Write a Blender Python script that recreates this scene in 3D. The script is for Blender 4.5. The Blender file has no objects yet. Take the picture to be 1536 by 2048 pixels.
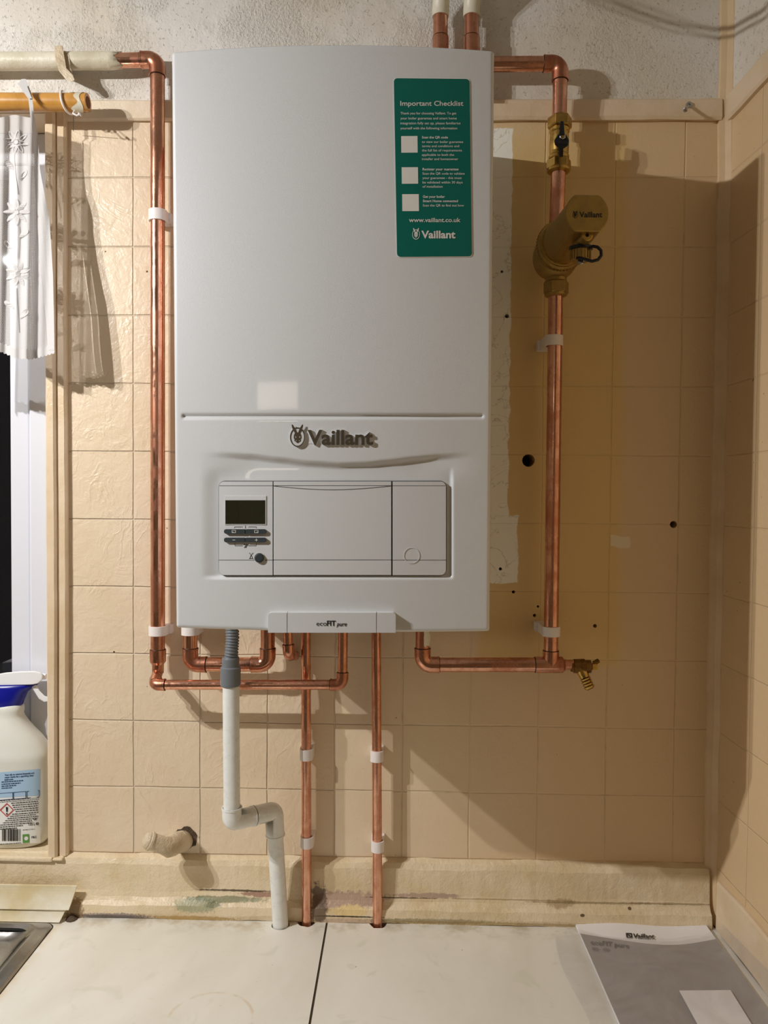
import bpy, math, random
from math import sin, cos, pi, radians, sqrt, atan2
from mathutils import Vector, Matrix
from mathutils.geometry import tessellate_polygon
random.seed(7)
SC = bpy.context.scene
COL = SC.collection

# ------------------------------------------------------------------ camera
ZO = 2.073                      # height of the tile reference line above the floor
F = 1538.0                      # focal length in pixels of the 1536x2048 frame
CAM = Vector((0.4258, -1.2193, -0.4907 + ZO))
ROT = (Matrix.Rotation(0.02118, 3, 'Z') @ Matrix.Rotation(pi/2 - 0.02782, 3, 'X') @ Matrix.Rotation(0.00785, 3, 'Z'))
cd = bpy.data.cameras.new('camera'); cam = bpy.data.objects.new('camera', cd); COL.objects.link(cam)
cam.matrix_world = Matrix.Translation(CAM) @ ROT.to_4x4()
cd.sensor_fit = 'VERTICAL'; cd.sensor_height = 24.0; cd.lens = 24.0*F/2048; cd.clip_start = 0.01
SC.camera = cam

# ------------------------------------------------------------------ world, exposure, lamps
SC.view_settings.view_transform = 'Standard'; SC.view_settings.look = 'None'
SC.view_settings.gamma = 1.0; SC.view_settings.use_curve_mapping = False
SC.view_settings.exposure = 0.0
w = bpy.data.worlds.new('night'); SC.world = w; w.use_nodes = True
w.node_tree.nodes['Background'].inputs[0].default_value = (0.010, 0.013, 0.022, 1)
w.node_tree.nodes['Background'].inputs[1].default_value = 0.35
LAMP_A = Vector((-0.894, -0.88, 0.202 + ZO)); LAMP_B = Vector((-0.746, -0.874, 0.185 + ZO))
LAMP_W = 44.0; LAMP_COL = (1.0, 0.99, 0.985); LAMP_AIM = Vector((.42, .58, -1.0)); LAMP_CONE = 172

def ray(px, py):
    return ROT @ Vector((px - 768.0, 1024.0 - py, -F))
def W(px, py, Y):               # point of the depth plane y = Y seen at a photo pixel
    d = ray(px, py); return CAM + d*((Y - CAM.y)/d.y)
def WZ(px, py, Z):
    d = ray(px, py); return CAM + d*((Z - CAM.z)/d.z)
def sm(a, b, x):
    t = max(0.0, min(1.0, (x - a)/(b - a))); return t*t*(3 - 2*t)

# ------------------------------------------------------------------ mesh helpers
class MB:
    def __init__(s): s.v = []; s.f = []; s.m = []; s.s = []
    def add(s, v, f, m=0, smooth=False):
        n = len(s.v); s.v += [tuple(p) for p in v]; s.f += [tuple(i + n for i in q) for q in f]
        s.m += [m]*len(f); s.s += [smooth]*len(f); return s
    def merge(s, o, m=None):
        n = len(s.v); s.v += o.v; s.f += [tuple(i + n for i in q) for q in o.f]
        s.m += (o.m if m is None else [m]*len(o.f)); s.s += o.s; return s

def box(a, b, m=0):
    x0, y0, z0 = a; x1, y1, z1 = b
    v = [(x0,y0,z0),(x1,y0,z0),(x1,y1,z0),(x0,y1,z0),(x0,y0,z1),(x1,y0,z1),(x1,y1,z1),(x0,y1,z1)]
    return MB().add(v, [(0,3,2,1),(4,5,6,7),(0,1,5,4),(1,2,6,5),(2,3,7,6),(3,0,4,7)], m)

def frames(pts):
    T = []
    n = len(pts)
    for i in range(n):
        a = pts[max(i-1, 0)]; b = pts[min(i+1, n-1)]
        T.append((b - a).normalized())
    up = Vector((0.31, 0.2, 0.93))
    if abs(T[0].dot(up)) > 0.9: up = Vector((1, 0.1, 0))
    u = (up - T[0]*up.dot(T[0])).normalized(); out = []
    for i in range(n):
        if i: u = (u - T[i]*u.dot(T[i])).normalized()
        out.append((T[i], u, T[i].cross(u)))
    return out
def tube(pts, r, seg=24, caps=True, m=0):
    pts = [Vector(p) for p in pts]; fr = frames(pts); v = []; f = []
    for i, p in enumerate(pts):
        rr = r[i] if isinstance(r, (list, tuple)) else r
        for k in range(seg):
            a = 2*pi*k/seg; v.append(p + (fr[i][1]*cos(a) + fr[i][2]*sin(a))*rr)
    for i in range(len(pts)-1):
        for k in range(seg):
            k2 = (k+1) % seg; f.append((i*seg+k, i*seg+k2, (i+1)*seg+k2, (i+1)*seg+k))
    mb = MB().add(v, f, m, True)
    if caps:
        n = len(v)
        c0 = [v[k] for k in range(seg)]; c1 = [v[n-seg+k] for k in range(seg)]
        mb.add(c0, [tuple(reversed(range(seg)))], m); mb.add(c1, [tuple(range(seg))], m)
    return mb
def lathe(p0, axis, prof, seg=32, m=0, ry=1.0, uref=None, sharp=True):
    # prof: list of (distance along axis, radius); repeated points give hard edges
    axis = Vector(axis).normalized(); up = uref or (Vector((0,0,1)) if abs(axis.z) < .9 else Vector((1,0,0)))
    u = (up - axis*up.dot(axis)).normalized(); w_ = axis.cross(u); v = []; f = []; mb = MB()
    rings = []
    for (d, r) in prof:
        rings.append([Vector(p0) + axis*d + (u*cos(2*pi*k/seg)*ry + w_*sin(2*pi*k/seg))*r for k in range(seg)])
    for i in range(len(rings)-1):
        if sharp:
            mb.add(rings[i] + rings[i+1], [(k, (k+1) % seg, seg+(k+1) % seg, seg+k) for k in range(seg)], m, True)
    if not sharp:
        v = [p for r_ in rings for p in r_]
        mb.add(v, [(i*seg+k, i*seg+(k+1) % seg, (i+1)*seg+(k+1) % seg, (i+1)*seg+k) for i in range(len(rings)-1) for k in range(seg)], m, True)
    mb.add(rings[0], [tuple(reversed(range(seg)))], m); mb.add(rings[-1], [tuple(range(seg))], m)
    return mb
def prism(outline, holes, fn, t0, t1, m=0, ms=None):
    # outline in 2D, fn(a, b, t) -> 3D ; a plate between t0 (front) and t1 (back) with holes
    loops = [outline] + list(holes)
    tris = tessellate_polygon([[Vector((a, b, 0)) for a, b in lp] for lp in loops])
    flat = [p for lp in loops for p in lp]; n = len(flat)
    v = [fn(a, b, t0) for a, b in flat] + [fn(a, b, t1) for a, b in flat]
    f = []
    for t in tris:
        a, b, c = (flat[i] for i in t)
        if (b[0]-a[0])*(c[1]-a[1]) - (b[1]-a[1])*(c[0]-a[0]) < 0: t = (t[0], t[2], t[1])
        f.append(tuple(t)); f.append((t[0]+n, t[2]+n, t[1]+n))
    o = 0
    for li, lp in enumerate(loops):
        k = len(lp)
        for i in range(k):
            j = (i+1) % k; f.append((o+i, o+i+n, o+j+n, o+j))
        o += k
    mb = MB().add(v, f, m)
    if ms is not None: mb.m = [m if i < 2*len(tris) else ms for i in range(len(f))]
    return mb
def rrect(x0, y0, x1, y1, r, n=6):
    out = []
    if not isinstance(r, (list, tuple)): r = (r,)*4
    for (cx, cy, a0, rr) in ((x1-r[0], y1-r[0], 0, r[0]), (x0+r[1], y1-r[1], 90, r[1]), (x0+r[2], y0+r[2], 180, r[2]), (x1-r[3], y0+r[3], 270, r[3])):
        if rr <= 0: out.append((cx, cy)); continue
        for i in range(n+1):
            a = radians(a0 + 90*i/n); out.append((cx + rr*cos(a), cy + rr*sin(a)))
    return out
def circ(cx, cy, r, n=24, ry=None):
    return [(cx + r*cos(2*pi*i/n), cy + (ry or r)*sin(2*pi*i/n)) for i in range(n)]

def build(name, mb, mat, parent=None, bevel=0, loc=None, fixn=False):
    me = bpy.data.meshes.new(name)
    off = Vector((0,0,0))
    if parent is not None: off = Vector(parent['_o'])
    elif loc is not None: off = Vector(loc)
    me.from_pydata([tuple(Vector(p) - off) for p in mb.v], [], mb.f)
    me.validate(clean_customdata=False)
    if len(me.polygons) == len(mb.f):
        me.polygons.foreach_set('material_index', mb.m); me.polygons.foreach_set('use_smooth', mb.s)
    for m_ in (mat if isinstance(mat, (list, tuple)) else [mat]): me.materials.append(m_)
    import bmesh
    bm = bmesh.new(); bm.from_mesh(me)
    if fixn: bmesh.ops.remove_doubles(bm, verts=bm.verts, dist=1e-6)
    bmesh.ops.recalc_face_normals(bm, faces=bm.faces); bm.to_mesh(me); bm.free()
    o = bpy.data.objects.new(name, me); COL.objects.link(o)
    if parent is not None: o.parent = parent; o['_o'] = list(off)
    else: o.location = off; o['_o'] = list(off)
    if bevel:
        b = o.modifiers.new('bevel', 'BEVEL'); b.width = bevel; b.segments = 2; b.limit_method = 'ANGLE'; b.angle_limit = radians(38)
    return o
def thing(name, label, cat, loc, group=None):
    o = bpy.data.objects.new(name, None); COL.objects.link(o); o.location = loc; o.empty_display_size = .03
    o['_o'] = list(loc); o['label'] = label; o['category'] = cat
    if group: o['group'] = group
    return o
def tag(o, label, cat, group=None):
    o['label'] = label; o['category'] = cat
    if group: o['group'] = group
    return o
def struct(o): o['kind'] = 'structure'; return o

def glyphs(text, bold=0.0, shear=0.0, spacing=1.0):
    cu = bpy.data.curves.new('t', 'FONT'); cu.body = text; cu.size = 1.0; cu.offset = bold; cu.shear = shear; cu.space_character = spacing
    cu.resolution_u = 3
    ob = bpy.data.objects.new('t', cu); COL.objects.link(ob)
    dg = bpy.context.evaluated_depsgraph_get(); me = bpy.data.meshes.new_from_object(ob.evaluated_get(dg))
    v = [(p.co.x, p.co.y) for p in me.vertices]; f = [tuple(q.vertices) for q in me.polygons]
    bpy.data.objects.remove(ob); bpy.data.curves.remove(cu); bpy.data.meshes.remove(me)
    return v, f
def text_on(text, x0, x1, base, fn, hs=1.0, bold=0.0, shear=0.0, thick=None, height=None):
    """text between x0 and x1 on baseline `base` in a 2-D frame whose y runs DOWN; fn(a,b,t)->3D"""
    v, f = glyphs(text, bold, shear)
    if not v: return MB()
    xa = min(p[0] for p in v); xb = max(p[0] for p in v); s = (x1 - x0)/(xb - xa)
    sy = (height/0.73 if height else s*hs)
    P = [(x0 + (p[0]-xa)*s, base - p[1]*sy) for p in v]; n = len(P)
    if thick is None: return MB().add([fn(a, b, 0) for a, b in P], f)
    edges = {}
    for q in f:
        for i in range(len(q)):
            a, b = q[i], q[(i+1) % len(q)]; edges[(a, b)] = edges.get((a, b), 0) + 1
    side = [(a, b, b+n, a+n) for (a, b) in edges if (b, a) not in edges]
    mb = MB().add([fn(a, b, thick) for a, b in P] + [fn(a, b, 0) for a, b in P], [tuple(q) for q in f] + side)
    mb.m = [0]*len(f) + [1]*len(side); return mb

# ------------------------------------------------------------------ materials
def nmat(name):
    m = bpy.data.materials.new(name); m.use_nodes = True; nt = m.node_tree
    return m, nt, nt.nodes['Principled BSDF']
def srgb(r, g, b):
    f = lambda c: (c/255/12.92 if c/255 <= .04045 else ((c/255+.055)/1.055)**2.4)
    return (f(r), f(g), f(b), 1)
class NT:
    def __init__(s, nt): s.nt = nt; s.pos = None
    def n(s, t, **kw):
        q = s.nt.nodes.new(t)
        for k, v in kw.items(): setattr(q, k, v)
        return q
    def l(s, a, b): s.nt.links.new(a, b)
    def val(s, sock, v):
        if hasattr(v, 'is_output') or isinstance(v, bpy.types.NodeSocket): s.l(v, sock)
        else: sock.default_value = v
    def math(s, op, a, b=None, c=None, clamp=False):
        q = s.n('ShaderNodeMath', operation=op, use_clamp=clamp); s.val(q.inputs[0], a)
        if b is not None: s.val(q.inputs[1], b)
        if c is not None: s.val(q.inputs[2], c)
        return q.outputs[0]
    def co(s):
        if s.pos is None: s.pos = s.n('ShaderNodeTexCoord').outputs['Object']
        return s.pos
    def sep(s, v=None):
        q = s.n('ShaderNodeSeparateXYZ'); s.l(v or s.co(), q.inputs[0]); return q.outputs
    def noise(s, scale, detail=4, rough=.55, dist=0, vec=None, sc3=None, col=False):
        q = s.n('ShaderNodeTexNoise'); q.inputs['Scale'].default_value = scale; q.inputs['Detail'].default_value = detail
        q.inputs['Roughness'].default_value = rough; q.inputs['Distortion'].default_value = dist
        v = vec or s.co()
        if sc3:
            mp = s.n('ShaderNodeMapping'); s.l(v, mp.inputs[0]); mp.inputs['Scale'].default_value = sc3; v = mp.outputs[0]
        s.l(v, q.inputs['Vector']); return q.outputs['Color' if col else 'Fac']
    def mr(s, v, a, b, c=0, d=1, smooth=True):
        q = s.n('ShaderNodeMapRange'); q.interpolation_type = 'SMOOTHSTEP' if smooth else 'LINEAR'; s.val(q.inputs[0], v)
        q.inputs[1].default_value = a; q.inputs[2].default_value = b; q.inputs[3].default_value = c; q.inputs[4].default_value = d
        return q.outputs[0]
    def mix(s, fac, a, b):
        q = s.n('ShaderNodeMix', data_type='RGBA'); s.val(q.inputs[0], fac); s.val(q.inputs[6], a); s.val(q.inputs[7], b); return q.outputs[2]
    def bump(s, h, dist, strength=1.0, normal=None):
        q = s.n('ShaderNodeBump'); q.inputs['Strength'].default_value = strength; q.inputs['Distance'].default_value = dist
        s.l(h, q.inputs['Height'])
        if normal: s.l(normal, q.inputs['Normal'])
        return q.outputs[0]
    def blotch(s, cx, cz, rx, rz, nz, edge=.35, amp=.8):
        x, y, z = s.sep()
        a = s.math('DIVIDE', s.math('SUBTRACT', x, cx), rx); b = s.math('DIVIDE', s.math('SUBTRACT', z, cz), rz)
        d = s.math('SQRT', s.math('ADD', s.math('MULTIPLY', a, a), s.math('MULTIPLY', b, b)))
        d = s.math('ADD', d, s.math('MULTIPLY', s.math('SUBTRACT', nz, .5), amp*2))
        return s.mr(d, 1-edge, 1+edge, 1, 0)

def simple(name, col, rough=.5, metal=0, spec=.5, nscale=0, namp=0, bump=0, bscale=200, coat=0, trans=0, sss=0):
    m, nt, p = nmat(name); N = NT(nt)
    p.inputs['Base Color'].default_value = col; p.inputs['Roughness'].default_value = rough
    p.inputs['Metallic'].default_value = metal; p.inputs['Specular IOR Level'].default_value = spec
    p.inputs['Coat Weight'].default_value = coat; p.inputs['Coat Roughness'].default_value = .05
    p.inputs['Transmission Weight'].default_value = trans
    if sss: p.inputs['Subsurface Weight'].default_value = sss; p.inputs['Subsurface Radius'].default_value = (.01,.008,.006); p.inputs['Subsurface Scale'].default_value = .3
    if namp:
        nz = N.noise(nscale); d = [c*(1-namp) for c in col[:3]] + [1]
        N.l(N.mix(N.mr(nz, .3, .7), tuple(d), col), p.inputs['Base Color'])
        N.l(N.mr(nz, .3, .7, rough*.8, min(1, rough*1.3)), p.inputs['Roughness'])
    if bump: N.l(N.bump(N.noise(bscale, 3), bump), p.inputs['Normal'])
    return m

M = {}
def copper(name, c1, c2, r0=.16, r1=.34):
    m, nt, p = nmat(name); N = NT(nt); p.inputs['Metallic'].default_value = 1
    n1 = N.noise(26, 5, .6, .5); n2 = N.noise(160, 3, .6, 0, sc3=(1, 1, .12))
    f = N.mr(N.math('ADD', N.math('MULTIPLY', n1, .7), N.math('MULTIPLY', n2, .3)), .36, .64)
    N.l(N.mix(f, c2, c1), p.inputs['Base Color']); N.l(N.mr(f, 0, 1, r1, r0), p.inputs['Roughness'])
    N.l(N.bump(N.noise(60, 3), .0004, .5), p.inputs['Normal'])
    return m
M['copper'] = copper('copper_tube', srgb(234, 182, 156), srgb(200, 136, 108))
M['copper_fit'] = copper('copper_fitting', srgb(222, 166, 138), srgb(178, 114, 88), .2, .4)
M['solder'] = simple('solder_line', srgb(60, 36, 24), .5, .6)
M['brass'] = simple('brass', srgb(205, 170, 95), .3, 1, nscale=60, namp=.25)
M['brass_dull'] = simple('cast_brass', srgb(178, 150, 88), .42, .85, nscale=90, namp=.2, bump=.0004, bscale=700)
M['brass_old'] = simple('old_brass', srgb(140, 105, 55), .45, .9, nscale=120, namp=.4, bump=.0005, bscale=500)
M['black'] = simple('black_plastic', srgb(22, 24, 27), .35)
M['navy_black'] = simple('dark_rubber', srgb(14, 17, 30), .4)
M['steel'] = simple('steel', srgb(190, 190, 188), .25, 1, nscale=200, namp=.2)
M['boiler'] = simple('boiler_enamel', srgb(216, 218, 219), .36, spec=.5, coat=.9, bump=.00012, bscale=900)
M['panel'] = simple('panel_plastic', srgb(214, 215, 216), .42, bump=.00008, bscale=1500)
M['seam'] = simple('gap_shade_dark', srgb(52, 54, 56), .6)  # dark colour that paints the shade in the panel gaps
M['display'] = simple('display_glass', srgb(40, 40, 24), .12, coat=.6, nscale=300, namp=.3)
M['button'] = simple('button_rubber', srgb(52, 60, 63), .45)
M['print_white'] = simple('white_print', srgb(220, 220, 215), .5)
M['print_black'] = simple('black_print', srgb(28, 26, 24), .5)
M['print_grey'] = simple('grey_print', srgb(88, 86, 84), .5)
M['emblem'] = simple('emblem_bronze', srgb(84, 74, 58), .4, .3)
M['sticker'] = simple('sticker_green', srgb(0, 102, 90), .35)
M['sticker_edge'] = simple('sticker_backing', srgb(228, 226, 220), .5)
M['clip'] = simple('nylon_clip', srgb(236, 228, 224), .45, sss=.3)
M['pvc'] = simple('white_waste_plastic', srgb(236, 237, 232), .3, nscale=80, namp=.06)
M['hose'] = simple('grey_hose_plastic', srgb(112, 117, 122), .45)
M['bottle'] = simple('bottle_plastic', srgb(228, 228, 218), .35, sss=.15)
M['blue'] = simple('blue_collar', srgb(10, 20, 140), .3)
M['white_plastic'] = simple('glossy_white_plastic', srgb(240, 240, 240), .22)
M['upvc'] = simple('window_upvc', srgb(222, 223, 230), .3)
M['wood_rod'] = simple('varnished_wood', srgb(206, 148, 66), .3, coat=.4, nscale=40, namp=.18)
M['paper'] = simple('paper', srgb(242, 240, 240), .7)
M['cover'] = simple('grey_cover', srgb(158, 152, 148), .55)
M['cable'] = simple('grey_cable', srgb(200, 200, 195), .5)
M['trimplast'] = None

def painted(name, base, dirt, rough=.35, bumpd=.0012, bs=60, extra=None, fine=True):
    m, nt, p = nmat(name); N = NT(nt)
    n1 = N.noise(14, 5); n2 = N.noise(bs, 5, .6); n3 = N.noise(420, 2)
    c = N.mix(N.mr(n1, .35, .7), base, dirt)
    spots = N.mr(N.noise(75, 4, .7), .70, .78)
    c = N.mix(N.math('MULTIPLY', spots, .5), c, srgb(110, 84, 50))
    if extra: c = extra(N, c)
    N.l(c, p.inputs['Base Color']); p.inputs['Roughness'].default_value = rough
    h = N.math('ADD', N.math('ADD', N.math('MULTIPLY', n2, 1.0), N.math('MULTIPLY', N.noise(130, 4, .65, .4), .45)), N.math('MULTIPLY', n3, .16))
    N.l(N.bump(h, bumpd), p.inputs['Normal'])
    return m
CREAM = srgb(232, 212, 184); CREAM2 = srgb(222, 200, 168)
def tile_mat(name, horiz, regions=True):
    """over-painted 108 mm tiles; horiz = 0 (x) or 1 (y) for the direction along the wall"""
    m, nt, p = nmat(name); N = NT(nt)
    x, y, z = N.sep(); h_ = (x, y)[horiz]
    wob = N.math('MULTIPLY', N.math('SUBTRACT', N.noise(7, 3), .5), .004)
    hx = N.math('ADD', h_, wob)
    zz = N.math('ADD', N.math('SUBTRACT', z, ZO), wob)
    gx = N.math('PINGPONG', N.math('ADD', hx, 10.8), .054); gz = N.math('PINGPONG', N.math('ADD', zz, 10.8), .054)
    g = N.math('MINIMUM', gx, gz)
    groove = N.mr(g, .0001, .0018)                      # 0 in the joint
    lip = N.mr(g, .002, .0065, 1, 0)
    # moulded stone-like relief that differs from tile to tile
    n_w = N.noise(16, 4, .55, 1.6, sc3=(1, 1, .8)); rid = N.math('ABSOLUTE', N.math('SUBTRACT', n_w, .5))
    rid = N.mr(rid, 0, .05, 1, 0)
    n_w2 = N.noise(46, 4, .55, .6); patch = N.mr(N.noise(9, 2), .45, .62)
    left = N.mr(x, .20, .42, 1, .22) if horiz == 0 else .22
    rel = N.math('MULTIPLY', N.math('ADD', N.math('MULTIPLY', N.math('MULTIPLY', rid, patch), .26), N.math('MULTIPLY', n_w2, 1.15)), left)
    fine = N.math('MULTIPLY', N.noise(190, 4, .6), .24)
    gk = N.mr(x, .22, .60, 1.0, .45) if horiz == 0 else .5
    H = N.math('ADD', N.math('ADD', N.math('MULTIPLY', groove, gk), N.math('MULTIPLY', rel, .8)), fine)
    N.l(N.bump(H, .0016, 1.0), p.inputs['Normal'])
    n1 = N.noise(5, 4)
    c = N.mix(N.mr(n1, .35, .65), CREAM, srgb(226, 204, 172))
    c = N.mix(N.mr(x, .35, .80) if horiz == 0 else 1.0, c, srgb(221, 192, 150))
    dirtj = N.math('MULTIPLY', N.mr(g, .0, .0012, 1, 0), N.mr(N.noise(22, 3), .52, .66))
    c = N.mix(N.math('MULTIPLY', dirtj, .32), c, srgb(120, 92, 58))
    specks = N.mr(N.noise(120, 2, .5), .755, .78)
    c = N.mix(N.math('MULTIPLY', specks, .7), c, srgb(90, 62, 36))
    if horiz == 0:
        wn = N.math('MULTIPLY', N.math('SUBTRACT', N.noise(30, 3), .5), .014)
        xs = N.math('ADD', x, wn); zs = N.math('ADD', z, wn)
        # smoke-yellowed paint where the old boiler hung
        yel = N.math('MULTIPLY', N.mr(xs, .762, .786, 1, 0), N.mr(xs, .545, .56))
        yel = N.math('MULTIPLY', yel, N.mr(zs, ZO-.775, ZO-.755))
        yel = N.math('MULTIPLY', yel, N.mr(zs, ZO+.02, ZO+.10, 1, .35))
        c = N.mix(N.math('MULTIPLY', yel, .6), c, srgb(222, 188, 112))
        # bare veined strip beside the boiler
        def rect(xa, xb, za, zb):
            r_ = N.math('MULTIPLY', N.mr(xs, xa-.001, xa+.001), N.mr(xs, xb-.001, xb+.001, 1, 0))
            return N.math('MULTIPLY', r_, N.math('MULTIPLY', N.mr(zs, ZO+za-.001, ZO+za+.001), N.mr(zs, ZO+zb-.001, ZO+zb+.001, 1, 0)))
        st = N.math('MAXIMUM', rect(.45, .596, -.60, .075), rect(.45, .612, -.635, -.53))
        vein = N.mr(N.math('ABSOLUTE', N.math('SUBTRACT', N.noise(14, 4, .6, 1.5), .5)), 0, .012, 1, 0)
        sc = N.mix(N.math('MULTIPLY', vein, .4), srgb(250, 247, 236), srgb(140, 132, 105))
        c = N.mix(N.math('MULTIPLY', st, 1.0), c, sc)
        # white filler spot, mould at the pipes
        f1 = rect(.757, .790, -.577, -.558)
        c = N.mix(N.math('MULTIPLY', f1, .6), c, srgb(236, 226, 206))
    N.l(c, p.inputs['Base Color'])
    N.l(N.mr(n1, .3, .7, .30, .42), p.inputs['Roughness'])
    return m
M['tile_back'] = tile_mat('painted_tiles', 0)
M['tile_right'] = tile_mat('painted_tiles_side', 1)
def plaster(name):
    m, nt, p = nmat(name); N = NT(nt)
    v = N.n('ShaderNodeTexVoronoi'); v.inputs['Scale'].default_value = 165; N.l(N.co(), v.inputs['Vector'])
    mask = N.mr(N.noise(7, 4), .40, .56); x, y, z = N.sep(); lf = N.mr(x, .55, .85, 1, .35)
    mask = N.math('MULTIPLY', mask, lf)
    n1 = N.noise(230, 4, .65); n2 = N.noise(45, 4)
    pit = N.mr(N.noise(150, 3, .7), .60, .68)
    H = N.math('ADD', N.math('MULTIPLY', N.math('MULTIPLY', n1, 1.6), N.math('ADD', mask, .2)), N.math('SUBTRACT', N.math('MULTIPLY', n2, .7), N.math('MULTIPLY', pit, .5)))
    N.l(N.bump(H, .0019, 1.0), p.inputs['Normal'])
    c = N.mix(N.mr(N.noise(3, 3), .35, .65), srgb(236, 232, 226), srgb(224, 214, 196))
    c = N.mix(N.math('MULTIPLY', N.math('MULTIPLY', N.mr(N.noise(95, 3, .75), .655, .70), mask), .75), c, srgb(92, 82, 72))
    N.l(c, p.inputs['Base Color']); p.inputs['Roughness'].default_value = .55
    return m
M['plaster'] = plaster('rough_plaster')
M['trim'] = painted('painted_trim', srgb(234, 218, 194), srgb(224, 204, 172), .32, .0012, 55)
M['trim_side'] = painted('painted_trim_side', srgb(230, 208, 178), srgb(220, 196, 160), .32, .0010, 40)
def base_extra(N, c):
    n = N.noise(95, 6, .72); nf = N.noise(260, 5, .75)
    def b(px, py, rx, rz, col, k, amp=1.0, nz=None, edge=.18):
        nonlocal c
        p_ = W(px, py, -.016 if py < 1812 else -.026); c = N.mix(N.math('MULTIPLY', N.blotch(p_.x, max(p_.z, .903), rx, rz, nz or n, edge, amp), k), c, col)
    b(395, 1806, .034, .010, srgb(136, 152, 122), .6, nz=nf)
    b(450, 1797, .055, .0045, srgb(112, 122, 92), .7)
    b(425, 1812, .012, .004, srgb(96, 104, 70), .6, nz=nf)
    b(385, 1842, .07, .0035, srgb(176, 140, 70), .75, nz=nf)
    b(225, 1838, .06, .006, srgb(120, 110, 122), .7, nz=nf); b(220, 1842, .05, .003, srgb(60, 54, 60), .6, nz=nf)
    b(525, 1789, .034, .0042, srgb(172, 136, 116), .95)
    b(470, 1782, .06, .0016, srgb(78, 62, 44), .9)
    b(690, 1799, .060, .0125, srgb(184, 156, 136), .95)
    b(700, 1824, .030, .0085, srgb(232, 206, 146), .9)
    b(700, 1833, .055, .0012, srgb(50, 38, 26), .95)
    b(700, 1843, .05, .005, srgb(206, 180, 156), .8)
    b(855, 1792, .055, .004, srgb(182, 156, 138), .9)
    b(800, 1796, .05, .001, srgb(90, 72, 52), .9)
    b(150, 1825, .014, .020, srgb(130, 100, 62), .8, nz=nf)
    b(636, 1812, .013, .030, srgb(92, 74, 58), .85)
    b(860, 1842, .10, .004, srgb(140, 132, 96), .6, nz=nf)
    b(1000, 1849, .20, .003, srgb(165, 135, 78), .6, nz=nf)
    b(1122, 1806, .020, .007, srgb(150, 122, 78), .55)
    b(1200, 1813, .10, .0016, srgb(128, 106, 66), .6)
    b(1350, 1815, .08, .0014, srgb(128, 106, 66), .6)
    b(1165, 1831, .0035, .0025, srgb(84, 56, 34), .9, .2); b(1262, 1822, .003, .002, srgb(84, 56, 34), .9, .2)
    b(1020, 1800, .10, .0009, srgb(140, 112, 70), .6)
    return c
M['base'] = painted('baseboard_paint', srgb(232, 214, 182), srgb(220, 198, 158), .4, .0022, 34, extra=base_extra)
def worktop():
    m, nt, p = nmat('worktop_laminate'); N = NT(nt)
    n1 = N.noise(4.5, 5, .55, .8, sc3=(1, .6, 1)); n2 = N.noise(16, 3, .5, 1.5)
    c = N.mix(N.mr(n1, .35, .65), srgb(236, 233, 222), srgb(226, 222, 209))
    c = N.mix(N.math('MULTIPLY', N.mr(n2, .60, .72), .35), c, srgb(206, 208, 186))
    x, y, z = N.sep()
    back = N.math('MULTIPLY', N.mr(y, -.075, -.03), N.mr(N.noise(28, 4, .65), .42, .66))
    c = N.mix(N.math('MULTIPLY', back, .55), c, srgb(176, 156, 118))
    sp = N.mr(N.noise(70, 2), .735, .76); c = N.mix(N.math('MULTIPLY', sp, .6), c, srgb(128, 100, 62))
    # rust tide mark beside the sink rim
    d = N.math('MULTIPLY', N.mr(x, -.113, -.092, 1, 0), N.mr(N.noise(40, 4), .3, .6)); c = N.mix(N.math('MULTIPLY', d, .55), c, srgb(206, 170, 106))
    # pale ring left by a cup
    q = WZ(430, 2010, .90); a = N.math('SUBTRACT', x, q.x); b = N.math('SUBTRACT', y, q.y - .03)
    rr = N.math('SQRT', N.math('ADD', N.math('MULTIPLY', a, a), N.math('MULTIPLY', b, b)))
    ring = N.math('MULTIPLY', N.mr(N.math('ABSOLUTE', N.math('SUBTRACT', rr, .055)), .0, .0035, 1, 0), N.mr(N.noise(20, 3), .48, .6))
    c = N.mix(N.math('MULTIPLY', ring, .5), c, srgb(206, 180, 140))
    N.l(c, p.inputs['Base Color']); p.inputs['Roughness'].default_value = .38
    N.l(N.bump(N.noise(600, 2), .0001), p.inputs['Normal'])
    return m
M['worktop'] = worktop()
M['worktop_edge'] = simple('worktop_core', srgb(60, 50, 32), .8)
M['oldpaint'] = painted('old_pipe_paint', srgb(232, 226, 206), srgb(206, 196, 168), .4, .0010, 50)
M['stubpaint'] = painted('stub_paint', srgb(222, 206, 180), srgb(196, 176, 142), .4, .003, 60)
M['plast_trim'] = painted('yellowed_plastic_trim', srgb(238, 232, 214), srgb(214, 196, 150), .4, .0003, 60)
M['sink'] = simple('brushed_sink_steel', srgb(172, 169, 165), .24, 1, nscale=30, namp=.15)
M['dark'] = simple('near_black', srgb(14, 12, 10), .9)  # near-black standing in for the shade inside holes and openings
M['crumble'] = simple('crumbled_filler', srgb(96, 78, 60), .9, nscale=120, namp=.5, bump=.003, bscale=160)
M['plug_red'] = simple('red_wall_plug', srgb(120, 30, 22), .5)
M['ceil'] = simple('ceiling_paint', srgb(205, 203, 198), .8)
M['roomwall'] = simple('room_wall_paint', srgb(200, 190, 174), .7)
M['floor'] = simple('floor_vinyl', srgb(128, 116, 100), .5, nscale=6, namp=.2)
M['cabinet'] = simple('cabinet_front', srgb(226, 220, 206), .4)
def emis(name, col, s):
    m, nt, p = nmat(name); p.inputs['Emission Color'].default_value = col; p.inputs['Emission Strength'].default_value = s
    p.inputs['Base Color'].default_value = col; return m
M['bulb'] = emis('lamp_glow', (1, .97, .92, 1), 2)
M['glow_pane'] = emis('added_reflection_glow', (1, .90, .76, 1), 4.2)  # made-up glow that gives the boiler front its reflected highlight
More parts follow.
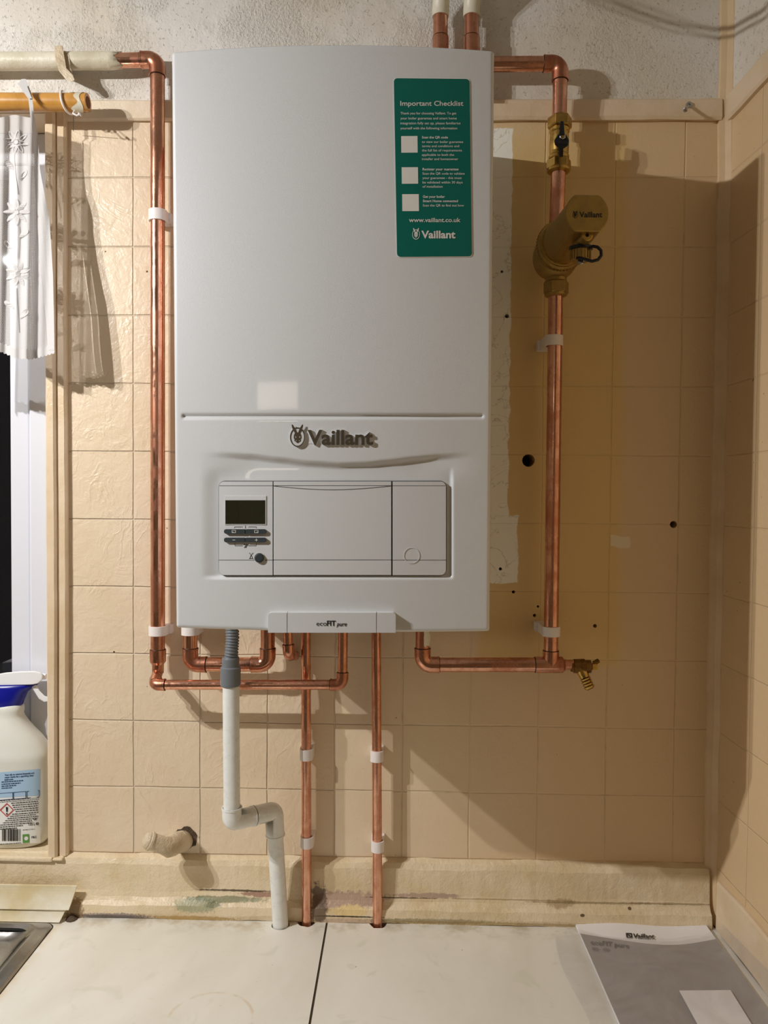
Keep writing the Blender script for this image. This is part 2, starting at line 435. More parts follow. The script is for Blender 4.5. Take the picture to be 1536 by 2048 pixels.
def glass():
    m, nt, p = nmat('window_glass'); N = NT(nt); nt.nodes.remove(p)
    g = N.n('ShaderNodeBsdfGlossy'); g.inputs['Roughness'].default_value = .02; t = N.n('ShaderNodeBsdfTransparent'); fr = N.n('ShaderNodeFresnel'); fr.inputs[0].default_value = 1.5
    mx = N.n('ShaderNodeMixShader'); N.l(N.math('MULTIPLY', fr.outputs[0], 1.6, clamp=True), mx.inputs[0]); N.l(t.outputs[0], mx.inputs[1]); N.l(g.outputs[0], mx.inputs[2])
    N.l(mx.outputs[0], nt.nodes['Material Output'].inputs[0]); return m
M['glass'] = glass()
def film():
    m, nt, p = nmat('frosted_bag_film'); N = NT(nt)
    p.inputs['Base Color'].default_value = srgb(205, 200, 196); p.inputs['Roughness'].default_value = .25
    n = N.noise(9, 4, .6, 1.2)
    N.l(N.mr(n, .3, .7, .15, .36), p.inputs['Alpha']); N.l(N.bump(n, .01, .6), p.inputs['Normal'])
    return m
M['film'] = film()
def lace(name, k):
    m, nt, p = nmat(name); N = NT(nt)
    p.inputs['Base Color'].default_value = srgb(206, 202, 199); p.inputs['Roughness'].default_value = .8
    uv = N.n('ShaderNodeUVMap').outputs[0]; s = N.n('ShaderNodeSeparateXYZ'); N.l(uv, s.inputs[0])
    u, v = s.outputs[0], s.outputs[1]
    a = N.math('PINGPONG', N.math('ADD', N.math('ADD', u, v), 50.0), .0012); b = N.math('PINGPONG', N.math('ADD', N.math('SUBTRACT', u, v), 50.0), .0012)
    d = N.math('MINIMUM', a, b)            # distance to the diagonal threads
    N.l(N.mr(d, .00042*k, .0006*k, 1, 0), p.inputs['Alpha'])
    tr = N.n('ShaderNodeBsdfTranslucent'); tr.inputs[0].default_value = srgb(235, 230, 226)
    return m
M['lace'] = lace('lace_net', 1.18)
M['lace_tape'] = simple('lace_tape', srgb(206, 203, 200), .85, bump=.0005, bscale=900)
M['lace_motif'] = simple('lace_motif', srgb(208, 204, 201), .85, bump=.0006, bscale=1200)
M['label_white'] = simple('label_white', srgb(236, 236, 230), .35)
M['label_blue'] = simple('label_blue', srgb(168, 198, 222), .35)
M['label_navy'] = simple('label_navy', srgb(44, 66, 104), .4)
M['label_red'] = simple('label_red', srgb(190, 46, 40), .4)
M['label_green'] = simple('label_green', srgb(92, 150, 70), .4)

# ------------------------------------------------------------------ the room
CT = 0.90                                   # worktop height
def RX(y): return 0.928 - 0.035*y           # right wall (leans 2 degrees off square)
def P_wall(a, b, t): return (a, t, b)
x_l = -1.55
zt = 2.45
trz = ZO + .118                             # top of the tiling
holes_px = [(1057,921,.0100),(1347,1049,.0056),(1014,632,.0034),(1001,1138,.0026),(1190,1252,.0030),(1010,220,.0022),(1027,1184,.0026),(1069,1231,.0026),(1076,1213,.0020),(1004,543,.0022),(228,1304,.0016),(211,503,.0012),(294,543,.0016)]
WX0, WX1, WZ0, WZ1 = -1.35, -.125, ZO-1.09, ZO+.10      # window opening
hl = [circ(W(a, b, 0).x, W(a, b, 0).z, r, 16) for a, b, r in holes_px if W(a, b, 0).z < trz]
top_open = [(WX0, WZ0), (WX1, WZ0), (WX1, WZ1), (WX0, WZ1)]
lower = prism([(x_l, 0), (.93, 0), (.93, trz), (x_l, trz)], hl + [top_open], P_wall, 0, .066, 0)
upper = prism([(x_l, trz), (.93, trz), (.93, zt), (x_l, zt)], [], P_wall, 0, .066, 1)
lower.merge(upper)
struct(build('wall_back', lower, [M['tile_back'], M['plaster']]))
for n_, (a, b, r) in enumerate(holes_px):
    if r < .0018 or W(a, b, 0).z > trz: continue
    c_ = W(a, b, 0); red = (a in (1027, 1069))
    o = build('plug_or_hole_shade', lathe((c_.x, .008 if red else .045, c_.z), (0, 1, 0), [(0, r*1.0), (.010, r*1.0)], 16), M['plug_red'] if red else M['dark'], loc=(c_.x, .01, c_.z))  # black discs paint the depth shade of holes, red ones are plugs
    nm = {1057: 'large round black drill hole in wall between boiler and long copper pipe', 1347: 'black drill hole in shaded tiles near the right corner', 1014: 'small dark hole on tile joint beside upper right of boiler',
          1001: 'small dark hole in bare strip beside boiler control panel', 1190: 'dark hole right of the lowest pipe clip on the long pipe', 1027: 'red wall plug nearer the boiler edge, below the bare strip', 1069: 'red wall plug just left of the right copper pipe',
          1076: 'tiny plug hole just above the red plug by right pipe', 1010: 'small hole in the top wood strip beside boiler', 1004: 'tiny dark hole in bare strip level with filter'}
    tag(o, nm[a], 'wall plug' if red else 'drill hole')
struct(build('wall_right', MB().add([(RX(0), 0, 0), (RX(-3), -3, 0), (RX(-3), -3, trz-.002), (RX(0), 0, trz-.002)], [(0,1,2,3)])
    .add([(RX(0)+.06, 0, 0), (RX(-3)+.06, -3, 0), (RX(-3)+.06, -3, zt), (RX(0)+.06, 0, zt)], [(3,2,1,0)])
    .add([(RX(0), 0, trz-.002), (RX(-3), -3, trz-.002), (RX(-3), -3, zt), (RX(0), 0, zt)], [(0,1,2,3)], 1)
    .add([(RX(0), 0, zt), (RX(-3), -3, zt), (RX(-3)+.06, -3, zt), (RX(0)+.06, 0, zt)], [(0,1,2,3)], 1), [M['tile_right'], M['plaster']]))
struct(build('floor', box((x_l-.1, -3.1, -.05), (1.15, .06, 0)), M['floor']))
struct(build('ceiling', box((x_l-.1, -3.1, zt), (1.15, .06, zt+.05)), M['ceil']))
struct(build('wall_left', box((x_l-.1, -3.0, 0), (x_l, 0.06, zt)), M['roomwall']))
D0, D1 = -.86, -.06                             # unseen door added behind the camera to hold the glowing pane
struct(build('wall_rear', prism([(x_l, 0), (1.10, 0), (1.10, zt), (x_l, zt)], [[(D0, .02), (D1, .02), (D1, 2.16), (D0, 2.16)]], P_wall, -3.0, -3.1), M['roomwall']))
door = build('door_1', prism([(D0, .02), (D1, .02), (D1, 2.16), (D0, 2.16)], [[(-.66, 1.97), (-.24, 1.97), (-.24, 2.10), (-.66, 2.10)]], P_wall, -3.03, -3.06), M['cabinet'])
struct(door); build('added_glow_pane', box((-.66, -3.05, 1.97), (-.24, -3.04, 2.10)), M['glow_pane'], door)  # glowing pane added only to be mirrored in the boiler front
build('door_handle', lathe((-.14, -3.03, 1.0), (0, 1, 0), [(0,.02),(.03,.02)], 16), M['steel'], door)

# trims: strip on top of the tiles, corner strip, skirting
def moulding(pts2, x0, x1, wob=.0012, step=.02):
    """profile (y, z) list swept along x with slight hand-painted waviness"""
    n = max(2, int((x1-x0)/step)); v = []; f = []; k = len(pts2)
    for i in range(n+1):
        x = x0 + (x1-x0)*i/n
        for j, (y, z) in enumerate(pts2):
            wz = wob*(sin(x*31+j)*.5 + sin(x*83+j*2.1)*.35 + random.uniform(-.25,.25))
            wy = wob*.6*(sin(x*27+j*1.7)*.6 + random.uniform(-.3,.3))
            if y >= -.0001: wy = 0
            v.append((x, y+wy, z+wz))
    for i in range(n):
        for j in range(k):
            j2 = (j+1) % k; f.append((i*k+j, (i+1)*k+j, (i+1)*k+j2, i*k+j2))
    f += [tuple(range(k)), tuple(reversed([n*k+j for j in range(k)]))]
    return MB().add(v, f)
zt0, zt1 = ZO+.086, ZO+.118
prof_top = [(.0, zt0+.001), (-.006, zt0), (-.0085, zt0+.003), (-.0085, zt1-.003), (-.006, zt1), (0, zt1)]
struct(build('trim_1', moulding(prof_top, W(112,230,0).x, .20, .0007), M['trim']))
prof_top_r = [(.0, zt0+.000), (-.007, zt0-.001), (-.0095, zt0+.004), (-.008, zt1-.003), (-.005, zt1), (0, zt1)]
struct(build('trim_2', moulding(prof_top_r, W(990,230,0).x - .02, .916, .0009), M['trim_side']))
# right wall top strip
v = []; L_ = 24
def side_strip(za, zb, th, y0, y1, wob=.001):
    n = 40; v = []; f = []
    for i in range(n+1):
        y = y0 + (y1-y0)*i/n; x = RX(y); w1 = wob*sin(y*40)+random.uniform(-wob,wob)*.3
        v += [(x+.001, y, za+w1), (x-th*.7, y, za+w1), (x-th, y, za+.004+w1), (x-th, y, zb-.004+w1), (x-th*.7, y, zb+w1), (x+.001, y, zb+w1)]
    for i in range(n):
        for j in range(6): f.append((i*6+j, (i+1)*6+j, (i+1)*6+(j+1) % 6, i*6+(j+1) % 6))
    f += [tuple(range(6)), tuple(reversed([n*6+j for j in range(6)]))]
    return MB().add(v, f)
struct(build('trim_3', side_strip(ZO+.082, ZO+.122, .008, -.012, -1.6), M['trim_side']))
# corner strip (quadrant) from worktop to strip
cv = []; cf = []; n = 60
for i in range(n+1):
    z = CT + (ZO+.30-CT)*i/n; w_ = .0006*sin(z*37) + random.uniform(-.0004,.0004)
    for (dx, y) in ((-.0165, 0), (-.0155, -.0045), (-.008, -.008), (-.002, -.016), (.0015, -.017), (.003, 0)):
        cv.append((.9295+dx+w_, y, z))
for i in range(n):
    for j in range(6): cf.append((i*6+j, i*6+(j+1) % 6, (i+1)*6+(j+1) % 6, (i+1)*6+j))
struct(build('trim_4', MB().add(cv, cf), painted('corner_strip_paint', srgb(226, 198, 158), srgb(214, 184, 142), .4, .0008, 40)))
# skirting of the worktop: upper moulding + lower ledge, left and right of the window jamb
zb0, zb1, zb2 = ZO-1.086, ZO-1.146, CT+.0005
prof_b = [(0, zb0+.006), (-.010, zb0+.002), (-.0135, zb0-.006), (-.0145, zb1+.012), (-.0165, zb1+.004), (-.020, zb1-.001), (-.025, zb1-.006), (-.027, zb2+.008), (-.026, zb2), (0, zb2)]
struct(build('baseboard_back', moulding(prof_b, x_l+.01, .918, .0016, .008), M['base']))
struct(build('baseboard_right', side_strip(CT+.002, ZO-1.092, .007, -.03, -1.6, .0015), M['trim_side']))

# ------------------------------------------------------------------ window
xj = WX1
win = struct(build('window_1', MB(), M['upvc']))
def pl(x0, z0, x1, z1, y0, y1): return box((x0, y0, z0), (x1, y1, z1))
fx1 = -.128; sx0 = W(63,900,.075).x; gx0 = W(27,900,.085).x
zr0, zr1 = ZO-1.0895, ZO+.1003
fr = pl(sx0, zr0, fx1, zr1, .066, .13).merge(pl(WX0, zr0, WX0+.06, zr1, .066, .13)).merge(pl(WX0+.06, zr1-.05, sx0, zr1, .066, .13)).merge(pl(WX0+.06, zr0, sx0, zr0+.05, .066, .13))
build('window_frame', fr, M['upvc'], win, .003)
zg1 = W(10,345,.085).z; zg0 = W(10,1420,.085).z
sa = prism([(WX0+.06, zr0+.05), (sx0-.001, zr0+.05), (sx0-.001, zr1-.05), (WX0+.06, zr1-.05)], [[(WX0+.13, zg0), (gx0, zg0), (gx0, zg1), (WX0+.13, zg1)]], P_wall, .074, .12)
build('window_sash', sa, M['upvc'], win, .004)
build('window_pane', box((WX0+.12, .095, zg0-.01), (gx0+.01, .099, zg1+.01)), M['glass'], win)
ZS = ZO - 1.081                                # sill top
sill = box((WX0, -.019, ZS-.008), (WX1-.0005, .066, ZS)).merge(box((WX1-.0005, -.019, ZS-.006), (WX1+.016, -.0005, ZS-.001)))
build('window_sill', sill, M['base'], win, .004)
def jamb(pxa, pxb, y0, y1, name, mat, bev):
    a0 = W(pxa, 900, y0).x; b0 = W(pxb, 900, y0).x; n = 60; v = []; f = []
    z0, z1 = ZS-.001, ZO+.117
    for i in range(n+1):
        z = z0 + (z1-z0)*i/n; w0 = random.uniform(-.0002,.0002) + .0005*sin(z*7); w1 = random.uniform(-.0002,.0002) + .0005*sin(z*9+1)
        v += [(a0+w0, y1, z), (a0+w0, y0+.002, z), (a0+.002+w0, y0, z), (b0-.003+w1, y0+w1*.5, z), (b0+w1, y0+.003, z), (b0+w1, y1, z)]
    for i in range(n):
        for j in range(6): f.append((i*6+j, (i+1)*6+j, (i+1)*6+(j+1) % 6, i*6+(j+1) % 6))
    f += [tuple(range(6)), tuple(reversed([n*6+j for j in range(6)]))]
    return struct(build(name, MB().add(v, f), mat))
jamb(91, 110, -.016, -.0005, 'trim_5', M['trim_side'], 0)
jamb(113, 132, -.010, -.0005, 'trim_6', M['trim_side'], 0)
# lintel strip above the window, behind the rod
struct(build('trim_7', box((x_l+.01, -.008, ZO+.1005), (W(108,230,0).x-.003, -.0004, ZO+.1175)), M['trim_side'], bevel=.002))

# ------------------------------------------------------------------ worktops, sink
def P_top(a, b, t): return (a, b, t)
hp = {}
pipe_d = -.024
h_waste = WZ(561, 1850, CT); h_p1 = WZ(615, 1836, CT); h_p2 = WZ(757, 1840, CT)
SEAM = .3155
def rough_circ(cx, cy, r, j, n=18):
    return [(cx + (r+random.uniform(-j,j))*cos(2*pi*i/n), cy + (r+random.uniform(-j,j))*sin(2*pi*i/n)) for i in range(n)]
SK = -.1145
left = prism([(x_l+.002, -.62), (SEAM-.0016, -.62), (SEAM-.0016, -.0005), (x_l+.002, -.0005)],
             [circ(h_waste.x, h_waste.y, .0142, 24), rough_circ(h_p1.x, -.026, .0135, .0015), rrect(-.98, -.52, SK+.002, -.052, .02)], P_top, CT, CT-.03)
o = build('worktop', left, M['worktop']); tag(o, 'cream laminate worktop left of the dark seam, with the sink let into it', 'worktop')
right = prism([(SEAM+.0016, -.62), (RX(-.62)-.004, -.62), (RX(0)-.004, -.0005), (SEAM+.0016, -.0005)], [rough_circ(h_p2.x, -.026, .0135, .0012)], P_top, CT, CT-.03)
o = build('worktop', right, M['worktop']); tag(o, 'cream laminate worktop right of the dark seam, under the booklet', 'worktop')
o = build('joint_strip', box((SEAM-.0014, -.62, CT-.029), (SEAM+.0014, -.0006, CT-.0012)), M['worktop_edge'], loc=(SEAM, -.3, CT-.02)); tag(o, 'dark brown seam between the two worktop pieces', 'joint')
cb = box((x_l+.003, -.58, .10), (RX(-.58)-.01, -.003, CT-.19)); cb.merge(box((x_l+.003, -.58, .0), (RX(-.58)-.01, -.5, .0999)))
o = build('base_cabinet', cb, M['cabinet'], loc=(0, -.3, 0)); tag(o, 'cream kitchen base cabinets under the worktop', 'cabinet')
o = build('cabinet_rail', box((x_l+.003, -.585, CT-.19), (RX(-.58)-.01, -.56, CT-.0302)), M['cabinet'], loc=(0, -.57, CT-.1)); tag(o, 'front rail of the base cabinets right under the worktop edge', 'rail')

# sink: inset steel top with pressed steps towards the drainer
def loopz(x0, y0, x1, y1, r, z): return [(a, b, z) for a, b in rrect(x0, y0, x1, y1, r, 6)]
sx0_, sy0_, sx1_, sy1_ = -.985, -.525, SK+.006, -.046
L = [(0, 0, .012, CT+.0008), (.0018, .0018, .012, CT+.0030), (.004, .003, .012, CT+.0034), (.016, .0050, .018, CT+.0036), (.019, .0065, .020, CT+.0048), (.022, .0085, .022, CT+.0042), (.025, .0115, .024, CT+.0014), (.027, .0135, .025, CT+.0008), (.029, .0160, .026, CT-.0008), (.033, .0210, .030, CT-.0058), (.037, .0265, .034, CT-.0100), (.041, .031, .036, CT-.0118), (.050, .040, .040, CT-.0122), (.12, .10, .05, CT-.0140)]
v = []; f = []
for (ins, inr, r, z) in L: v += loopz(sx0_+ins, sy0_+ins, sx1_-ins, sy1_-inr, r, z)
k = len(v)//len(L)
for i in range(len(L)-1):
    for j in range(k): f.append((i*k+j, i*k+(j+1) % k, (i+1)*k+(j+1) % k, (i+1)*k+j))
f.append(tuple((len(L)-1)*k+j for j in range(k)))
sk = thing('sink', 'stainless steel sink top with pressed steps, at the left end of worktop', 'sink', (-.55, -.28, CT))
build('sink_top', MB().add(v, f, 0, True), M['sink'], sk)
build('sink_edge', prism(rrect(sx0_-.001, sy0_-.001, sx1_+.001, sy1_+.001, .013), [rrect(sx0_+.02, sy0_+.02, sx1_-.02, sy1_-.02, .01)], P_top, CT+.0008, CT+.0002), M['dark'], sk)
tag(build('crumbled_filler', MB().merge(lathe((h_p1.x+.018, -.012, CT+.0003), (0, 0, 1), [(0, .014), (.006, .011), (.014, .006), (.022, .002)], 9)), M['crumble'], loc=(h_p1.x+.018, -.012, CT)), 'crumbling brown filler where the left supply pipe meets the skirting', 'filler')

q_ = W(146, 1832, -.026)
tag(build('sealant_lump', lathe((q_.x, -.031, CT+.0004), (0, 0, 1), [(0, .0095), (.0015, .0085), (.004, .0050), (.006, .0015)], 9), M['crumble'], loc=(q_.x, -.031, CT)), 'brown crumbling sealant at the right ends of the edging strips', 'sealant')
# yellowed plastic strips behind the sink
def strip(px1, top_px, bot_px, ya, yb, name, label, cut, thick=.0035):
    x1 = W(px1, (top_px+bot_px)/2, yb).x; x0 = -1.2
    za = W(60, top_px, ya).z; zb = W(60, bot_px, yb).z
    pr = []
    for i in range(9):
        t = i/8; y = ya + (yb-ya)*(t**1.5); z = za + (zb-za)*t; pr.append((y, z))
    n = len(pr); v = []; f = []
    for (xx, c_) in ((x0, 0), (x1, 1)):
        for i, (y, z) in enumerate(pr): v.append((xx - c_*cut*(i/(n-1)), y, z))
        for i, (y, z) in enumerate(pr): v.append((xx - c_*cut*(i/(n-1)), y+thick, z))
    m_ = 2*n
    for i in range(n-1):
        f += [(i, i+1, m_+i+1, m_+i), (n+i, m_+n+i, m_+n+i+1, n+i+1), (i, n+i, n+i+1, i+1), (m_+i, m_+i+1, m_+n+i+1, m_+n+i)]
    f += [(0, m_, m_+n, n), (n-1, 2*n-1, m_+2*n-1, m_+n-1)]
    o = build(name, MB().add(v, f, 0, False), M['plast_trim'], loc=(x1-.2, yb, zb)); tag(o, label, 'trim strip'); return o
strip(147, 1771, 1819, -.030, -.041, 'edging_strip', 'yellowed plastic edging strip, the upper one behind the sink', .008)
strip(127, 1818, 1844, -.038, -.0455, 'edging_strip', 'rust-stained plastic edging strip, the lower one touching the sink rim', .007)

# ------------------------------------------------------------------ the boiler
BX = lambda z: (.1454 + (.1511-.1454)*(ZO+.0352-z)/.698, .5334 + (.5362-.5334)*(ZO+.0352-z)/.698)
ZB, ZT = ZO-.6614, ZO+.0358
BUL = .0145
def bul(x, z):
    a, b = BX(z); u = (x-(a+b)/2)/((b-a)/2); return .285 + BUL*(1-u*u)
def S(px, py, off=0.0):
    p = W(px, py, -.295)
    for _ in range(4): p = W(px, py, -bul(p.x, p.z))
    return Vector((p.x, -bul(p.x, p.z) - off, p.z))
def curve_sw(px):
    K = [(380,900),(440,902),(500,906),(560,913),(620,920),(680,923.5),(730,922),(780,917),(830,911),(880,906),(940,902),(980,900)]
    if px <= K[0][0]: return K[0][1]
    for (a, b), (c, d) in zip(K, K[1:]):
        if px <= c: return b + (d-b)*sm(a, c, px)*.5 + (d-b)*(px-a)/(c-a)*.5
    return K[-1][1]
# linear map of boiler surface (x,z) back to pixels (casing front only)
pa, pb, pc_ = S(400,200), S(900,200), S(400,1200)
def to_px(x, z, y):
    q = ROT.transposed() @ (Vector((x, y, z)) - CAM); return 768+F*q.x/-q.z, 1024-F*q.y/-q.z
def relief(x, z, y):
    px, py = to_px(x, z, y); h = 0.0
    # pressed line
    g = math.exp(-((py-832.5)/3.4)**2) * sm(362, 368, px) * (1-sm(963, 969, px)); h -= .0034*g
    # recess under the smile-shaped ridge and around the panel
    zc = curve_sw(px)
    top = sm(zc, zc+15, py)
    side = sm(400, 500, px)*(1-sm(860, 960, px)) if py < 955 else 0
    inner = sm(400, 440, px)*(1-sm(900, 907, px))
    t = sm(930, 975, py)
    sx = inner*t + (sm(395, 520, px)*(1-sm(830, 965, px)))*(1-t)
    h -= (.0060*(1-t)+.0040*t)*top*sx*(1-sm(1151, 1159, py))
    # cutout step around the badge bar
    return h
nx, nz = 250, 440
RR = .0045
v = []; f = []
xs_ = [i/nx for i in range(nx+1)]; 
def warp(t, w_=.012, k=.05):                  # denser near both ends
    return t
for j in range(nz+1):
    tz = j/nz
    if tz < .02: tz = tz*.35/1.0 if False else tz
    z = ZB + (ZT-ZB)*tz; a, b = BX(z)
    for i in range(nx+1):
        x = a + (b-a)*xs_[i]; y = -bul(x, z); 
        h = relief(x, z, y)
        d = min(x-a, b-x); e = 0
        if d < RR: e += RR - sqrt(max(0, RR*RR-(RR-d)**2))
        d = min(z-ZB, ZT-z)
        if d < RR: e += RR - sqrt(max(0, RR*RR-(RR-d)**2))
        v.append((x, y - h + e, z))
for j in range(nz):
    for i in range(nx):
        a = j*(nx+1)+i; f.append((a, a+1, a+nx+2, a+nx+1))
casing = MB().add(v, f, 0, True)
N1 = nx+1
yb = -.018
def band(idx):                                # sides back to the wall
    fr_ = [v[i] for i in idx]; bk = [(p[0], yb, p[2]) for p in fr_]; n = len(fr_)
    casing.add(fr_+bk, [(i, i+1, n+i+1, n+i) for i in range(n-1)], 0, False)
band([j*N1 for j in range(nz+1)]); band([j*N1+nx for j in range(nz+1)]); band(list(range(nx+1))); band([nz*N1+i for i in range(nx+1)])
a, b = BX(ZB); c, d = BX(ZT); casing.add([(a,yb,ZB),(b,yb,ZB),(d,yb,ZT),(c,yb,ZT)], [(0,1,2,3)])
boiler = thing('wall_boiler', 'white wall-hung gas boiler with curved front, control panel and green checklist sticker', 'boiler', (.342, -.15, ZB))
build('casing', casing, M['boiler'], boiler, fixn=True)
build('wall_bracket', box((.17, -.0175, ZT-.12), (.51, -.0008, ZT-.06)), M['steel'], boiler)
build('wall_bracket', box((.17, -.0175, ZB+.03), (.51, -.0008, ZB+.07)), M['steel'], boiler)

def slab(x0, y0, x1, y1, r, o0, o1, ncol=24):
    """panel piece on the curved front, photo pixels, from offset o0 to o1"""
    if not isinstance(r, (list, tuple)): r = (r,)*4        # tl, tr, br, bl
    X = sorted(set([x0+(x1-x0)*i/ncol for i in range(ncol+1)] + [x0+max(r[0],r[3])*(1-cos(pi/2*i/6)) for i in range(7)] + [x1-max(r[1],r[2])*(1-cos(pi/2*i/6)) for i in range(7)]))
    F0 = []; B0 = []
    for x in X:
        def cut(rr, dx): return 0 if rr <= 0 or dx >= rr else rr - sqrt(max(0, rr*rr-(rr-dx)**2))
        t = y0 + max(cut(r[0], x-x0), cut(r[1], x1-x)); b_ = y1 - max(cut(r[3], x-x0), cut(r[2], x1-x))
        F0.append((S(x,t,o1), S(x,b_,o1))); B0.append((S(x,t,o0), S(x,b_,o0)))
    v = []; f = []; n = len(X)
    for q in (F0, B0):
        for a, b in q: v += [a, b]
    for i in range(n-1):
        a = 2*i; c = 2*n+2*i
        f += [(a, a+2, a+3, a+1), (c, c+1, c+3, c+2), (a, c, c+2, a+2), (a+1, a+3, c+3, c+1)]
    f += [(0, 1, 2*n+1, 2*n), (2*n-2, 4*n-2, 4*n-1, 2*n-1)]
    return MB().add(v, f)
SB = lambda a, b, t: S(a, b, t)
# added dark plate behind the panel, painted shade for its gaps
build('gap_shade_plate', slab(436.2, 961.5, 893.2, 1151.6, 13, -.0060, -.0022), M['seam'], boiler)
O0, O1 = -.0021, .0004
def module(name, x0, x1, rl, rr_, wave=False):
    mb = slab(x0, 963.0, x1, 971.2, (rl, rr_, 0, 0), O0, O1)
    mb.merge(slab(x0, 972.2, x1, 1119.6, 0, O0, O1)); mb.merge(slab(x0, 1120.8, x1, 1150.2, (0, 0, rr_, rl), O0, O1))
    return build(name, mb, M['panel'], boiler, .0004)
ctl = module('control_module', 437.8, 545.2, 11, 0)
flap = module('centre_flap', 547.2, 782.6, 0, 0)
rcov = module('side_cover', 785.2, 891.8, 0, 11)
# moulded smile line on the flap, joint lines
def line_px(pts, wpx, off=.0006, hgt=.0004):
    mb = MB(); L_ = []; R_ = []
    for i, (x, y) in enumerate(pts):
        a = pts[max(i-1,0)]; b = pts[min(i+1,len(pts)-1)]; dx, dy = b[0]-a[0], b[1]-a[1]; l = sqrt(dx*dx+dy*dy) or 1
        nx_, ny_ = -dy/l*wpx/2, dx/l*wpx/2; L_.append((x+nx_, y+ny_)); R_.append((x-nx_, y-ny_))
    v = [S(a, b, off+hgt) for a, b in L_] + [S(a, b, off+hgt) for a, b in R_] + [S(a, b, off) for a, b in L_] + [S(a, b, off) for a, b in R_]
    n = len(pts); f = []
    for i in range(n-1):
        f += [(i, i+1, n+i+1, n+i), (i, 2*n+i, 2*n+i+1, i+1), (n+i, n+i+1, 3*n+i+1, 3*n+i)]
    return mb.add(v, f)
pp = [(547+235*i/30, 972 + 7.5*sin(pi*i/30)**1.0*1.0) for i in range(31)]
build('moulded_line', line_px(pp, 1.1, .0005, .00015), M['print_grey'], flap)
build('round_blank', prism(circ(823.5, 1111, 16.2, 40), [circ(823.5, 1111, 14.9, 40)], SB, .0009, .0002), M['panel'], rcov)
# display
disp = build('display_frame', prism([(449.8,991.5),(532.6,991.5),(532.6,1049.4),(449.8,1049.4)], [[(451.2,1000.6),(531.2,1000.6),(531.2,1048.2),(451.2,1048.2)]], SB, .0012, .0003), M['panel'], boiler, .0002)
build('display_screen', slab(451.0, 1000.4, 531.4, 1048.4, 0, .0002, .0008, 6), M['display'], disp)
for (x0, x1, y0, y1, sym) in ((449.2,490.6,1058.2,1067.2,'bl'),(492.4,533.2,1058.2,1067.2,'br'),(449.2,490.6,1075.0,1084.2,'-'),(492.4,533.2,1075.0,1084.2,'+')):
    r_ = (4,1,1,4) if x0 < 460 else (1,4,4,1)
    bt = build('push_button', slab(x0, y0, x1, y1, r_, .0003, .0034, 8), M['button'], boiler, .0006)
    cx, cy = (x0+x1)/2 - (1 if x0 < 460 else -1), (y0+y1)/2; t_ = .0036
    SP = lambda a, b, t: S(a, b, t_)
    if sym == '-': q = MB().add([SP(cx-2.8,cy-.5,0),SP(cx+2.8,cy-.5,0),SP(cx+2.8,cy+.5,0),SP(cx-2.8,cy+.5,0)], [(0,1,2,3)])
    elif sym == '+':
        q = MB()
        for (a, b) in ((2.8,.5),(.5,2.8)): q.add([SP(cx-a,cy-b,0),SP(cx+a,cy-b,0),SP(cx+a,cy+b,0),SP(cx-a,cy+b,0)], [(0,1,2,3)])
    else:
        q = prism(rrect(cx-4,cy-2.9,cx+4,cy+2.9,.8,3), [rrect(cx-3.1,cy-2.1,cx+3.1,cy+2.1,.5,3)], lambda a,b,t: S(a,b,t), .0037, .0034)
        dx = -1.4 if sym == 'bl' else 1.4
        q.add([SP(cx+dx-1.2,cy+.6,0),SP(cx+dx+1.2,cy+.6,0),SP(cx+dx+1.2,cy+1.5,0),SP(cx+dx-1.2,cy+1.5,0)], [(0,1,2,3)])
    build('button_symbol', q, M['print_white'], bt)
# round reset button
c0 = S(519, 1115.5, .0)
kb = build('round_button', lathe((c0.x, c0.y-.0003, c0.z), (0,-1,0), [(0,.0058),(.0022,.0058),(.0032,.0052),(.0036,.004)], 32), M['button'], boiler)
build('button_ring', prism(circ(519.3,1115.8,11.0,32), [circ(519,1115.5,9.6,32)], SB, .0009, .0002), M['panel'], boiler)
# printed signs round the keys
pr_ = MB()
for pts in ([(469.2,1056.2),(469.2,1053.8),(485.5,1053.8)], [(496.5,1053.8),(512.8,1053.8),(512.8,1056.2)], [(470,1086.5),(470,1091.6),(485.5,1091.6)], [(496.5,1091.6),(512.5,1091.6),(512.5,1086.5)], [(491,1051.2),(491,1057)]):
    pr_.merge(line_px(pts, 1.0, .0005, .00012))
for pts in ([(488.6,1095.8),(493.6,1088)], [(491.2,1095.8),(496.2,1088.4)]): pr_.merge(line_px(pts, 1.3, .0005, .00012))
pr_.merge(prism([(487.6,1090.2),(489.2,1086.6),(490.8,1089.6)], [], SB, .0006, .0004))
for pts in ([(498.6,1105.6),(502.5,1110),(506.6,1105.6)], [(502.5,1110),(500.6,1114),(500.2,1117)], [(502.5,1110),(504.4,1114),(504.8,1117)], [(498.4,1118),(501,1115.5)], [(504.2,1115.5),(506.8,1118)], [(500.2,1117),(504.8,1117)]):
    pr_.merge(line_px(pts, 1.0, .0005, .00012))
build('key_legend', pr_, M['print_black'], boiler)
# badge bar at the bottom edge
bar = build('badge_bar', slab(538.2, 1223.2, 575.6, 1263.2, (7,0,0,0), -.001, .0078).merge(slab(576.8, 1223.2, 752.8, 1263.2, 0, -.001, .0078)).merge(slab(754.0, 1223.2, 791.6, 1263.2, (0,7,0,0), -.001, .0078)), M['panel'], boiler, .0010)
k_ = 0.0082
tb = lambda a, b, t: S(a, b, k_)
tx = text_on('eco', 634.4, 654.4, 1249.2, tb, height=9.8); tx.merge(text_on('FIT', 655.2, 672.6, 1249.2, tb, bold=.028, height=10.6)); tx.merge(text_on('pure', 674.2, 694.6, 1249.8, tb, bold=.015, shear=.25, height=8.6))
build('badge_lettering', tx, M['print_black'], bar)

